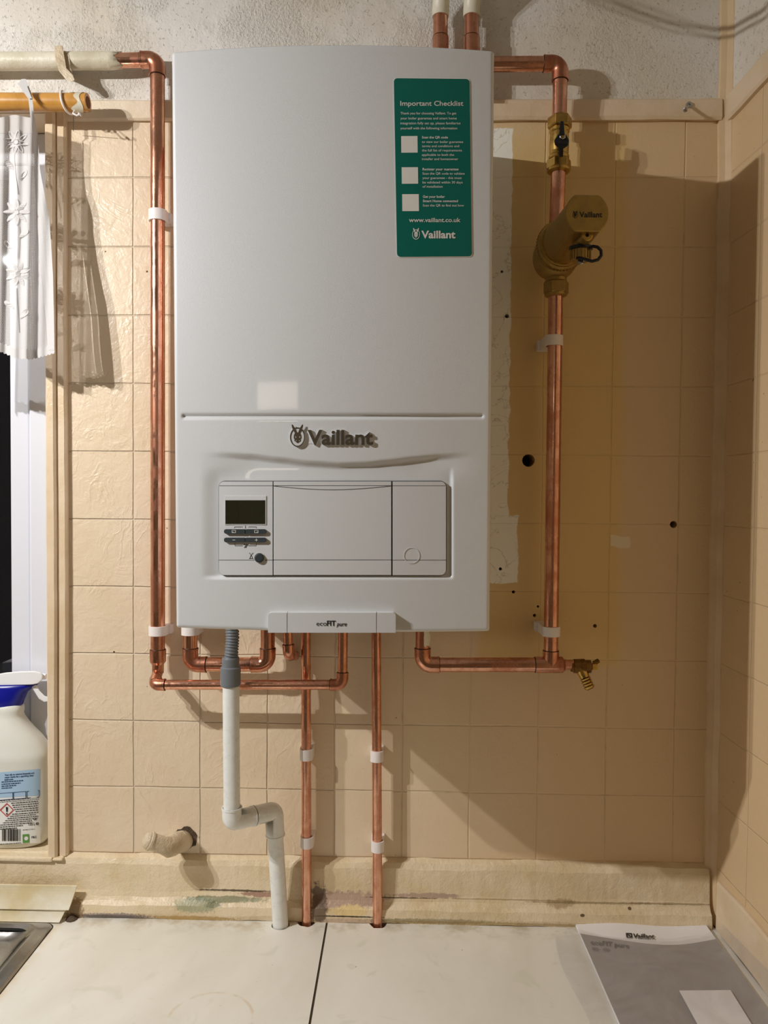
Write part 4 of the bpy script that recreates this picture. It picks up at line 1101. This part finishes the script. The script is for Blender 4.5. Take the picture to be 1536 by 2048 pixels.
# ------------------------------------------------------------------ waste pipe
dW = -.100
wp = thing('waste_pipe', 'white plastic waste pipe stepping sideways and down into the worktop', 'pipe', tuple(W(462,1500,dW)))
w0 = W(462, 1368, dW); w1 = W(464, 1642, dW); w2_ = W(548, 1622, -.052); b_ = WZ(561, 1850, CT); w3 = w2_ + (b_-w2_)*((w2_.z-CT+.026)/(w2_.z-CT))
RW = .01225
run_p = [w0, w1, w2_, w3]
def welbow(p0, pc, p1, s0, s1):
    a = (p0-pc).normalized(); b = (p1-pc).normalized()
    mb = tube([pc+a*s0] + arc(p0, pc, p1, .008, 8) + [pc+b*s1], RW+.0020, 30)
    mb.merge(lathe(pc+a*(s0-.003), a, [(0,RW+.002),(.0003,RW+.0028),(.003,RW+.0028),(.003,RW)], 30))
    mb.merge(lathe(pc+b*(s1-.003), b, [(0,RW+.002),(.0003,RW+.0028),(.003,RW+.0028),(.003,RW)], 30))
    return build('waste_elbow', mb, M['pvc'], wp)
build('waste_length', tube([w0, (w0+w1)/2, w1 + (w0-w1).normalized()*.015], RW, 30), M['pvc'], wp)
mid = (w2_-w1).length
welbow(w0, w1, w2_, .021, mid*.49); welbow(w1, w2_, w3, mid*.49, .040)
build('waste_length', tube([w2_ + (w3-w2_).normalized()*.03, (w2_+w3)/2, w3], RW, 30), M['pvc'], wp)
ho = thing('condensate_hose', 'grey corrugated hose with smooth coupler, hanging under the boiler', 'hose', tuple(W(462,1340,dW)))
hp_ = [W(464, 1245, dW+.004), W(465, 1275, dW+.002), W(463.5, 1300, dW), W(461.5, 1322, dW)]
pts = []; 
for i in range(len(hp_)-1):
    for k in range(40): pts.append(hp_[i].lerp(hp_[i+1], k/40))
pts.append(hp_[-1]); rr = []; dist = 0
for i, p in enumerate(pts):
    if i: dist += (p-pts[i-1]).length
    rr.append(.0088 + .0012*(1 if (dist/.0042) % 1 < .55 else 0))
build('corrugated_length', tube(pts, rr, 28), M['hose'], ho)
c0, c1_, c2_ = W(461.5, 1314, dW), W(461, 1332, dW), W(460.8, 1371, dW)
build('coupler', lathe(c0, (c2_-c0), [(0,.0118),(.002,.0125),((c1_-c0).length,.0125),((c1_-c0).length+.002,.0148),((c2_-c0).length-.002,.0148),((c2_-c0).length,.0142)], 36), M['hose'], ho)

# painted stub in the wall
ps = thing('pipe_stub', 'painted-over capped pipe stub sticking out of the tiles low on the left', 'pipe stub', tuple(W(340,1690,-.03)))
u0 = W(366, 1682, -.0005); u1 = W(352, 1684, -.030); u2 = W(338, 1694, -.052); u3 = W(300, 1682, -.064)
tb_ = [u0, u1] + [u1.lerp(u2, .5)+Vector((0,-.002,-.001)), u2] + [u2.lerp(u3, k) for k in (.3,.7,1)]
build('stub_body', tube(tb_, [.0165,.0155,.0160,.0155,.0130,.0128,.0125], 28), M['stubpaint'], ps)
du = (u3-u2).normalized(); build('stub_cap', lathe(u3 - du*.004, du, [(0,.0132),(.002,.0142),(.005,.0140),(.006,.0128),(.008,.0128),(.012,.0105),(.014,.006)], 26), M['stubpaint'], ps)
build('gap_round_stub', prism(rough_circ(u0.x+.004, u0.z+.004, .0185, .0022, 22), [], P_wall, -.0012, -.0001), M['crumble'], ps)

# screw hook in the top strip
hk = thing('screw_hook', 'steel screw sticking out of the wood strip near the right corner', 'screw', tuple(W(1378,211,-.009)))
a = W(1378, 210, -.0095); b = W(1371, 219, -.030)
build('screw_shank', tube([a, b], .0019, 14), M['steel'], hk); build('screw_head', lathe(b, (b-a), [(0,.0024),(.001,.0034),(.002,.0034),(.003,.002)], 16), M['steel'], hk)
build('screw_washer', prism(circ(a.x, a.z, .0046, 20), [circ(a.x, a.z, .0018, 12)], P_wall, -.0112, -.0096), M['steel'], hk)

# ------------------------------------------------------------------ curtain rod, ring, lace curtain
rdY = -.048
e0 = W(-300, 203, rdY); e1 = W(176, 205, rdY)
rd = thing('curtain_rod', 'golden varnished wooden curtain rod with paint-daubed end', 'curtain rod', tuple(W(90,204,rdY)))
r_ = .0131
build('rod', tube([e0, (e0+e1)/2, e1], r_, 32), M['wood_rod'], rd)
dr = (e1-e0).normalized()
rg = MB(); va = []; seg = 48; frm = frames([e1, e1+dr])
for i_, ring_ in enumerate((0, 1)):
    for k in range(seg):
        a = 2*pi*k/seg; rad_ = frm[0][1]*cos(a)+frm[0][2]*sin(a); ext = -.018 - .005*sin(a*2+1)-.003*sin(a*5) if i_ == 0 else -.006+.002*sin(a*3)
        rg.v.append(tuple(e1 + dr*ext + rad_*(r_+.0006)))
for k in range(seg): rg.f.append((k, (k+1)%seg, seg+(k+1)%seg, seg+k)); rg.m.append(0); rg.s.append(True)
build('paint_daub', rg, M['oldpaint'], rd)
build('rod_hollow', lathe(e1, dr, [(0,.0085),(.0004,.0085)], 24), simple('rod_core', srgb(110, 66, 30), .8), rd)
cr0 = W(131, 205, rdY); cring = thing('curtain_ring', 'cream plastic curtain ring hooked over the rod near its end', 'curtain ring', tuple(cr0))
pts = []
for i in range(29):
    a = radians(118 + 250*i/28); q = Vector((0.0, cos(a), sin(a)))*(r_+.0024); pts.append(cr0 + q + Vector((.014*(i/28)**1.5 - .002, 0, 0)))
build('ring', tube(pts, .0017, 10), M['clip'], cring)
a, b, c = W(146, 227, rdY-.012), W(153, 231, rdY-.012), W(161, 228, rdY-.012)
build('ring_hook', tube([pts[-1].lerp(a, .2), a, b, c], .0013, 8).merge(tube([c, W(163,232,rdY-.012), W(157,226,rdY-.012)], .0013, 8)), M['clip'], cring)
o = build('screw_eye_wire', tube([W(147, 232, rdY-.008), W(147, 262, -.012)], .0004, 6), M['black'], loc=tuple(W(147,245,-.03))); tag(o, 'thin dark thread hanging below the curtain ring', 'thread')

lc = thing('lace_curtain', 'white lace curtain with flower motifs hanging beside the boiler', 'curtain', tuple(W(40,450,-.06)))
def interp(K, t):
    if t <= K[0][0]: return K[0][1]
    for (a, b), (c, d) in zip(K, K[1:]):
        if t <= c: return b + (d-b)*(t-a)/(c-a)
    return K[-1][1]
inner_K = [(158,42),(190,56),(228,60),(270,66),(340,70),(440,74),(550,82),(640,92),(712,97)]
outer_K = [(158,52),(190,64),(228,68),(270,76),(340,80),(440,99),(550,106),(640,108),(705,109)]
bot_K = [(-160,706),(-60,694),(0,703),(30,716),(60,719),(90,712),(109,706)]
def cy(px, py):                                # depth of the cloth
    t = (py-228)/480.0
    return -.060 - .006*max(0,t) + (.0025+.0045*t)*sin(px*.085 + 1.2*t) + .003*sin(px*.23+2+py*.004)
def C(px, py, off=0): return W(px, py, cy(px, py) - off)
def cloth(xl, xr, yt, yb_, nxx, nyy, name, mat, par, off=0, thick=None):
    v = []; uvs = []; f = []
    for j in range(nyy+1):
        t = j/nyy
        for i in range(nxx+1):
            s = i/nxx; y_ = yt(s) + 0; yq = y_ + (700-y_)*t; xa, xb = xl(yq), xr(yq); x_ = xa+(xb-xa)*s
            yy = y_ + (yb_(x_)-y_)*t; p = C(x_, yy, off); v.append(p); uvs.append((s*(.16), -yy*.00081))
    for j in range(nyy):
        for i in range(nxx): a = j*(nxx+1)+i; f.append((a, a+nxx+1, a+nxx+2, a+1))
    mb = MB().add(v, f, 0, True); o = build(name, mb, mat, par)
    uvl = o.data.uv_layers.new(name='UVMap')
    for lp_ in o.data.loops: uvl.data[lp_.index].uv = (o.data.vertices[lp_.vertex_index].co.x*1.08, uvs[lp_.vertex_index][1])
    return o
lace_top = lambda s: 232 + (0 if s < .93 else 0) + 4*abs(sin(s*9))
cloth(lambda y: -160, lambda y: interp(inner_K, y), lambda s: 230 + 5*sin(s*11)**2, lambda x: interp(bot_K, x)-19, 90, 80, 'lace_net', M['lace'], lc)
def hem_fn():
    xs2 = [-160 + 269*i/120 for i in range(121)]; v = []; f = []
    for x in xs2:
        b1 = interp(bot_K, x) + 1.6*sin(x*.9)
        v += [C(x, b1-19.5, .0004), C(x, b1-9, .0004), C(x, b1, .0004)]
    for i in range(120):
        for j in range(2): a = i*3+j; f.append((a, a+1, a+4, a+3))
    return MB().add(v, f, 0, True)
build('lace_hem', hem_fn(), M['lace_tape'], lc)
v = []; f = []; K_ = 60
for j in range(K_+1):
    y = 158 + (700-158)*j/K_; a, b = interp(inner_K, y), interp(outer_K, y)
    for i in range(5):
        x = a + (b-a)*i/4
        p = C(x, max(y, 228), .0012) if y > 228 else W(x, y, -.070 + .010*sm(200,158,y))
        v.append(p)
for j in range(K_):
    for i in range(4): a = j*5+i; f.append((a, a+5, a+6, a+1))
build('edge_tape', MB().add(v, f, 0, True), M['lace_tape'], lc)
v = []; f = []
for j in range(9):
    y = 157 + 40*j/8; tt_ = j/8; a = 35+ (56-35)*tt_ ; b = 48 + (64-48)*tt_
    for i in range(3): v.append(W(a+(b-a)*i/2, y + (10-10*tt_)*(1-i/2), -.0725))
for j in range(8):
    for i in range(2): a = j*3+i; f.append((a, a+3, a+4, a+1))
build('tape_end', MB().add(v, f, 0, True), M['lace_tape'], lc)
# folded second layer of tape seen beneath the rod
# motifs: flowers with petals, stems, leaves (thicker lace over the net)
def ell(cx, cy_, l, w_, ang, hole=None, n=14):
    out = []
    for i in range(n):
        a = 2*pi*i/n; x = l*cos(a); y = w_*sin(a)*(1-.25*cos(a)); out.append((cx + x*cos(ang)-y*sin(ang), cy_ + x*sin(ang)+y*cos(ang)))
    return out
mo = MB()
def petal(cx, cy_, r0, r1, w_, ang, open_=False):
    m_ = (r0+r1)/2; px_ = cx + m_*cos(ang); py_ = cy_ + m_*sin(ang); o_ = ell(px_, py_, (r1-r0)/2, w_, ang)
    h = [ell(px_, py_, (r1-r0)/2*.62, w_*.5, ang, n=10)] if open_ else []
    mo.merge(prism(o_, h, lambda a, b, t: C(a, b, t), .0010, .0005))
for (cx, cy_, R1, op, ph) in ((32,284,26,True,.2),(33,424,27,False,.0),(36,548,26,False,.35),(-60,300,26,True,0),(-70,450,27,False,.2),(-66,590,27,False,0)):
    for k in range(8): petal(cx, cy_, 5, R1, 4.6, ph + k*pi/4, op)
    mo.merge(prism(circ(cx, cy_, 4.5, 12), [], lambda a, b, t: C(a, b, t), .0013, .0005))
    build('flower_motif', mo, M['lace_motif'], lc); mo = MB()
def stem(pts, w_=1.6):
    L1 = []; L2 = []
    for i, (x, y) in enumerate(pts):
        a = pts[max(i-1,0)]; b = pts[min(i+1,len(pts)-1)]; dx, dy = b[0]-a[0], b[1]-a[1]; l = sqrt(dx*dx+dy*dy); L1.append((x-dy/l*w_/2, y+dx/l*w_/2)); L2.append((x+dy/l*w_/2, y-dx/l*w_/2))
    mo.merge(prism(L1 + L2[::-1], [], lambda a, b, t: C(a, b, t), .0010, .0005))
def sx_(x0): return lambda y: x0 + 4*sin(y*.03)
for x0 in (32, -65):
    for q_ in ([(x0 + 3.5*sin(y*.035), y) for y in range(300, 396, 8)], [(x0+3.5*sin(y*.03)+2, y) for y in range(452, 524, 8)], [(x0+3*sin(y*.03)+3, y) for y in range(576, 672, 8)]):
        stem(q_); build('stem_motif', mo, M['lace_motif'], lc); mo = MB()
    for (dx, y, an) in ((-13, 330, .9), (14, 350, 2.2), (-16, 490, .8), (15, 468, 2.4), (-14, 610, .7), (16, 628, 2.3)): petal(x0+dx-12*cos(an), y-12*sin(an), 0, 24, 5, an, y in (350, 490)); build('leaf_motif', mo, M['lace_motif'], lc); mo = MB()
# ------------------------------------------------------------------ spray bottle on the sill
YB = .034; zB = ZS
sb = thing('spray_bottle', 'white trigger spray bottle with blue collar standing on the window sill', 'spray bottle', (W(5,1600,YB).x, YB, zB))
def bsec(pyx, cxpx, hwpx, hd, p=2.6, n=40):
    c = W(cxpx, pyx, YB); hw = hwpx*(YB-CAM.y)/F; out = []
    for k in range(n):
        a = 2*pi*k/n; ca, sa_ = cos(a), sin(a)
        out.append(Vector((c.x + hw*(abs(ca)**(2/p))*(1 if ca >= 0 else -1), YB + hd*(abs(sa_)**(2/p))*(1 if sa_ >= 0 else -1), c.z)))
    return out, c.z
pyB = None
secs = [(1697,5,80,.026),(1693,5,90,.029),(1684,5,97,.031),(1668,5,100,.0318),(1600,5,100,.032),(1540,5,99,.032),(1519,5,98.5,.032),(1513,5,99,.033),(1503,5,98.5,.033),(1497,5,96,.032),(1484,5,89,.0305),(1470,5,78,.029),(1457,5,64,.027),(1444,5,52,.0245),(1433,5,43.5,.022),(1426,5,41,.0205),(1419,5,42.5,.0205),(1412,5,42,.020),(1407,5,38,.018),(1404,5,30,.016)]
v = []; f = []; n = 40
z_low = W(5, 1697, YB).z; sh = zB + .0003 - z_low
for (py_, cx_, hw_, hd_2) in secs: v += [p + Vector((0,0,sh*sm(1560,1697,py_))) for p in bsec(py_, cx_, hw_, hd_2)[0]]
for i in range(len(secs)-1):
    for k in range(n): f.append((i*n+k, i*n+(k+1)%n, (i+1)*n+(k+1)%n, (i+1)*n+k))
f += [tuple(range(n)), tuple((len(secs)-1)*n+k for k in range(n))]
build('bottle_body', MB().add(v, f, 0, True), M['bottle'], sb)
v = []; f = []; n = 32
cs = [(1414,4,38,.017),(1408,5,41,.019),(1395,6,45,.019),(1382,7,50,.018),(1374,10,58,.016),(1366,14,66,.015)]
for (py_, cx_, hw_, hd_2) in cs:
    c = W(cx_, py_, YB); hw = hw_*(YB-CAM.y)/F
    v += [Vector((c.x+hw*cos(2*pi*k/n), YB+hd_2*sin(2*pi*k/n), c.z)) for k in range(n)]
for i in range(len(cs)-1):
    for k in range(n): f.append((i*n+k, i*n+(k+1)%n, (i+1)*n+(k+1)%n, (i+1)*n+k))
f += [tuple(range(n)), tuple((len(cs)-1)*n+k for k in range(n))]
build('blue_collar', MB().add(v, f, 0, True), M['blue'], sb)
hp2 = [(-60,1372),(66,1369),(76,1367),(84,1360),(86,1352),(82,1345),(70,1342),(40,1342.5),(12,1345),(-10,1349),(-60,1352)]
build('spray_head', prism(hp2, [], lambda a, b, t: W(a, b, t), YB-.013, YB+.013), M['white_plastic'], sb, .004)
build('nozzle', lathe(W(85,1353,YB), Vector((1,0,0)), [(0,.005),(.006,.0045),(.0065,.003)], 18), M['white_plastic'], sb)
build('spray_trigger', prism([(60,1370),(72,1369),(80,1382),(90,1392),(99,1394),(99,1403),(88,1404),(78,1398),(68,1382)], [], lambda a, b, t: W(a, b, t), YB-.005, YB+.005), M['white_plastic'], sb, .002)
# label printed on the curved front
def LB(px, py, off=.0003):
    c = W(5, 1600, YB); hw = 100*(YB-CAM.y)/F; p = W(px, py, YB-.031)
    for _ in range(3):
        u = max(-.995, min(.995, (p.x-c.x)/hw)); y = YB - .0322*(1-abs(u)**2.6)**(1/2.6) - off; p = W(px, py, y)
    return p
def lgrid(pts_l, x0, x1, off, nxx=16):
    v = []; f = []
    for i in range(nxx+1):
        s = i/nxx; x = x0+(x1-x0)*s; t, b = pts_l(s); v += [LB(x, t, off), LB(x, (t+b)/2, off), LB(x, b, off)]
    for i in range(nxx):
        for j in range(2): a = 3*i+j; f.append((a, a+1, a+4, a+3))
    return MB().add(v, f, 0, True)
lab = build('back_label', lgrid(lambda s: (1550-12*s, 1690-4*s), -78, 81, .0004, 26), M['label_white'], sb)
build('label_panel', lgrid(lambda s: (1551-13*s, 1600-9*s), -78, 81, .0007, 26), M['label_blue'], lab)
tl = MB(); lf = lambda a, b, t: LB(a, b, .0011)
sk2 = lambda x: -.075*x
def ltext(s_, x0, x1, y, h, bold=.0):
    fn2 = lambda a, b, t: LB(a, b + sk2(a), .0011); return text_on(s_, x0, x1, y, fn2, height=h, bold=bold)
lt = MB()
for s_, x0, x1, y in (('Your ally to remove limescale and', 9, 68, 1552.5), ('water marks for a sparkling clean', 9, 67, 1557.2), ('bathroom.', 9, 27, 1561.8), ):
    lt.merge(ltext(s_, x0, x1, y, 3.4, .03))
def dashes(mb, x0, x1, y, h, seed, fill=.75):
    rnd = random.Random(seed); x = x0
    while x < x1:
        wd = rnd.uniform(1.6, 5.5); e = min(x+wd, x1)
        mb.add([LB(x, y+sk2(x), .0011), LB(e, y+sk2(e), .0011), LB(e, y+h+sk2(e), .0011), LB(x, y+h+sk2(x), .0011)], [(0,1,2,3)]); x = e + rnd.uniform(.7, 1.3)
for i, (x1, y) in enumerate(((46,1563.5),(41,1568),(32,1572),(24,1576))): dashes(lt, 3, x1, y, 2.0, i)
build('label_lettering', lt, M['label_navy'], lab)
lt2 = MB(); rows = [(0,78,1601,1.0),(0,78,1604,1.0)]
for i in range(5): rows.append((22+2.2*i, 77, 1607.5+4.3*i, 1.7))
for i in range(8): rows.append((24-4.5*i if i < 5 else 0, (77, 72, 77, 76, 64, 62, 46, 34)[i], 1629.5+4.0*i, 1.6))
for i, (x0, x1, y, h) in enumerate(rows): dashes(lt2, x0, x1, y, h, 20+i)
lt2.merge(ltext('1.05 L', 57, 70, 1655.5, 6.5, .02)); lt2.merge(ltext('e', 71.5, 78, 1655.5, 8, .01)); lt2.merge(ltext('GB', 67, 73, 1645.5, 4.2, .03)); lt2.merge(ltext('P&G', 63, 73, 1681.5, 4.6, .02))
x = 4.0; rnd = random.Random(3)
while x < 41:
    wd = rnd.choice((.7,1.1,1.7,2.4)); lt2.add([LB(x,1658,.0011),LB(x+wd,1658-.1,.0011),LB(x+wd,1682,.0011),LB(x,1682.2,.0011)], [(0,1,2,3)]); x += wd + rnd.choice((.6,.9,1.5))
dashes(lt2, 0, 43, 1688, 1.4, 77); dashes(lt2, 45, 70, 1663, .9, 78)
# exclamation mark in the hazard diamond
lt2.merge(prism([(11.6,1614),(15.6,1614),(14.6,1624),(12.6,1624)], [], lambda a, b, t: LB(a, b, .0013), 0, 0)); lt2.merge(prism(circ(13.6,1627.5,1.6,10), [], lambda a, b, t: LB(a, b, .0013), 0, 0))
build('small_print', lt2, M['print_black'], lab)
build('hazard_diamond', prism([(13.6,1606),(28,1620),(13.6,1634),(-1,1620)], [[(13.6,1608.4),(25.5,1620),(13.6,1631.6),(1.4,1620)]], lambda a, b, t: LB(a, b, .0010+t), .0002, 0), M['label_red'], lab)
build('recycling_mark', prism([(45,1669),(58,1668),(58.5,1685),(45.5,1686)], [circ(51.8,1676.5,4.6,18), ], lambda a, b, t: LB(a, b, .0010+t), .0002, 0), M['label_green'], lab)
pc_ = MB()
for x0 in (-16, 26.5, 53.5):
    x1 = x0+25.5 if x0 > 0 else 26
    pc_.merge(prism([(x0,1586.5-.08*x0),(x1,1586.5-.08*x1),(x1,1601-.08*x1),(x0,1601-.08*x0)], [[(x0+1,1587.6-.08*x0),(x1-1,1587.6-.08*x1),(x1-1,1599.8-.08*x1),(x0+1,1599.8-.08*x0)]], lambda a, b, t: LB(a, b, .0010+t), .0002, 0))
build('pictogram_frame', pc_, M['label_navy'], lab)

# ------------------------------------------------------------------ booklet and bag
zK = CT + .0005
def KP(px, py, z=0.0): return WZ(px, py, CT + .0072 + z)
bx0 = .706; A_ = Vector((bx0, -.016, 0)); ang = -.055; ux = Vector((cos(ang), sin(ang), 0)); uy = Vector((-sin(ang)*-1*0 + 0.02, -1, 0)).normalized()
def BK(u, v_, h=0): # u across, v towards the viewer (m)
    p = A_ + ux*u + uy*v_; return Vector((p.x, p.y, CT + .0006 + h + .0035*sin(u/.207*pi*1.35+.3)**2*math.exp(-v_/.10)))
def sheet(u0, u1, v0, v1, h, nu=20, nv=16, curve=None):
    v = []; f = []
    for j in range(nv+1):
        for i in range(nu+1):
            u = u0+(u1-u0)*i/nu; a = v0 if curve is None or j else curve(u); vv_ = v0+(v1-v0)*j/nv if curve is None else (curve(u)+(v1-curve(u))*j/nv); v.append(BK(u, vv_, h))
    for j in range(nv):
        for i in range(nu): a = j*(nu+1)+i; f.append((a, a+1, a+nu+2, a+nu+1))
    return MB().add(v, f, 0, True)
bk_ = thing('manual_booklet', 'grey boiler manual booklet with white header, lying in the right corner', 'booklet', (A_.x+.1, A_.y-.14, CT))
def block(u0, u1, v0, v1, h0, h1):
    top = sheet(u0, u1, v0, v1, h1); bot = sheet(u0, u1, v0, v1, h0); nu, nv = 20, 16
    mb = MB().merge(top); n0_ = len(top.v); mb.merge(bot); f = []
    for i in range(nu):
        f.append((i, n0_+i, n0_+i+1, i+1)); a = nv*(nu+1)+i; f.append((a, a+1, n0_+a+1, n0_+a))
    for j in range(nv):
        a = j*(nu+1); f.append((a, a+nu+1, n0_+a+nu+1, n0_+a)); a += nu; f.append((a, n0_+a, n0_+a+nu+1, a+nu+1))
    mb.f += f; mb.m += [0]*len(f); mb.s += [False]*len(f); return mb
build('page_block', block(0, .203, 0, .294, 0, .0045), M['paper'], bk_)
hdc = lambda u: .040 + .013*sin(u/.205*pi*1.15+.0)
cvr = build('cover', sheet(0.0002, .2028, .04, .293, .0050, curve=lambda u: .036 + .020*sin(u/.203*pi)), M['cover'], bk_)
build('header_band', sheet(0.0002, .2028, .0005, .075, .0047), M['paper'], bk_)
def BT(s_, px0, px1, base, bold, h, slope=0.0):
    fn3 = lambda a, b, t: WZ(a, b + (a-px0)*slope, CT+.0085); return text_on(s_, px0, px1, base-2, fn3, bold=bold, height=h)
hdm = BT('Vaillant', 1266, 1309, 1878.5, .03, 10, .025)
hdm.merge(prism([(1251.5,1865.5),(1263.5,1866),(1265,1876),(1253,1875.6)], [circ(1258.3,1870.9,3.6,14,3.2)], lambda a, b, t: WZ(a, b, CT+.0085+t), .0003, 0)); hdm.merge(prism(circ(1258.3,1871,1.7,10), [], lambda a, b, t: WZ(a, b, CT+.0085+t), .0003, 0))
build('header_lettering', hdm, M['print_black'], bk_)
build('cover_lettering', BT('ecoFIT pure', 1181, 1258, 1890, .02, 9, .10).merge(BT('825 - 830', 1184, 1219, 1901.5, .01, 5.5, .08)), M['print_grey'], cvr)
# sheet of paper on top and frosted bag
def quadp(pts, z, nn=1): return MB().add([WZ(a, b, z) for a, b in pts], [tuple(range(len(pts)))])
o = build('paper_slip', prism([(1358,1981),(1461,1980),(1543,2112),(1434,2120)], [], lambda a, b, t: WZ(a, b, CT+.0075+t), .0020, .0012), M['paper'], loc=tuple(WZ(1430,2040,CT+.008))); tag(o, 'white slip of paper lying on the grey booklet inside the bag', 'paper')
v = []; f = []; nu, nv = 46, 40
for j in range(nv+1):
    for i in range(nu+1):
        s, t = i/nu, j/nv
        xa = .668 - .006*sin(t*7) ; xb = RX(-.1) - .004
        x = xa + (xb-xa)*s; uu = max(0, min(1, (x-A_.x)/.203)); y0_ = -(.016 + .037 + .020*sin(uu*pi)); y = y0_ - .30*t
        edge = min(s, 1-s)*nu/3.0
        h = .0015 + .0105*min(1, edge*.8) + .0022*sin(x*60+y*35)*sin(y*48+x*15)*min(1, edge)
        if s > .86: h += .055*((s-.86)/.14)**1.5*(.45+.55*t)
        v.append((min(x, RX(y)-.006), y, CT + h))
for j in range(nv):
    for i in range(nu): a = j*(nu+1)+i; f.append((a, a+1, a+nu+2, a+nu+1))
o = build('plastic_bag', MB().add(v, f, 0, True), M['film'], loc=(.8, -.2, CT)); tag(o, 'frosted clear plastic bag covering the booklet in the right corner', 'bag')

# ------------------------------------------------------------------ lamp and cable of the room
def opencup(p0, axis, prof, seg):
    prof = list(prof) + [(d, r-.0012) for d, r in reversed(prof[1:])] + [(.0015, .004)]
    mb = lathe(p0, axis, prof, seg); return mb
lf_ = thing('ceiling_spotlight', 'two-lamp ceiling spotlight bar hanging in front of and left of the boiler', 'lamp', (-.82, -.877, zt))
build('ceiling_bar', box((-1.0, -.90, zt-.022), (-.64, -.855, zt-.0005)), M['steel'], lf_, .003)
for L0 in (LAMP_A, LAMP_B):
    top_ = Vector((L0.x, L0.y, zt-.0221)); bt = L0 + Vector((0,0,.062))
    build('lamp_stem', tube([top_, bt + Vector((0,0,.03))], .006, 12), M['steel'], lf_)
    sh_ = build('lamp_shade', opencup(bt + Vector((0,0,.032)), dn, [(0,.012),(.010,.028),(.082,.036)], 28), M['steel'], lf_)  # unseen shade, deepened to block upward light and dim the room
    build('bulb', lathe(bt + Vector((0,0,.002)), dn, [(0,.010),(.020,.016),(.040,.014),(.048,.006)], 24, sharp=False), M['bulb'], lf_)
    ld = bpy.data.lights.new('spot_glow', 'SPOT'); ld.spot_size = radians(LAMP_CONE); ld.spot_blend = 1.0; ld.energy = LAMP_W; ld.color = LAMP_COL; ld.shadow_soft_size = .008
    lo = bpy.data.objects.new('spot_glow', ld); COL.objects.link(lo); lo.location = L0; lo.rotation_euler = LAMP_AIM.to_track_quat('-Z', 'Y').to_euler()
cpts = [Vector(p) + Vector((0,0,ZO)) for p in ((.14,-.245,.372),(.22,-.245,.292),(.302,-.245,.247),(.344,-.245,.231),(.394,-.245,.213),(.443,-.245,.205),(.455,-.252,.203),(.462,-.29,.190),(.464,-.33,.180),(.470,-.42,.20),(.48,-.60,.30),(.485,-.72,.372))]
cc = []
for i in range(len(cpts)-1):
    p0 = cpts[max(i-1,0)]; p1 = cpts[i]; p2 = cpts[i+1]; p3 = cpts[min(i+2,len(cpts)-1)]
    for k in range(6):
        t = k/6; cc.append(.5*((2*p1) + (p2-p0)*t + (2*p0-5*p1+4*p2-p3)*t*t + (3*p1-p0-3*p2+p3)*t**3))
cc.append(cpts[-1])
cc2 = [p + Vector((0, .004, min(.0105, zt-p.z))) for p in cc]
o = build('loose_cable', tube(cc2, .0026, 10), M['cable'], loc=tuple(cc2[0])); tag(o, 'thicker loose cable, the upper of two sagging from the ceiling above boiler', 'cable')
o = build('loose_cable', tube(cc, .0018, 10), M['cable'], loc=tuple(cpts[0])); tag(o, 'thinner loose cable, the lower of two sagging from the ceiling above boiler', 'cable')
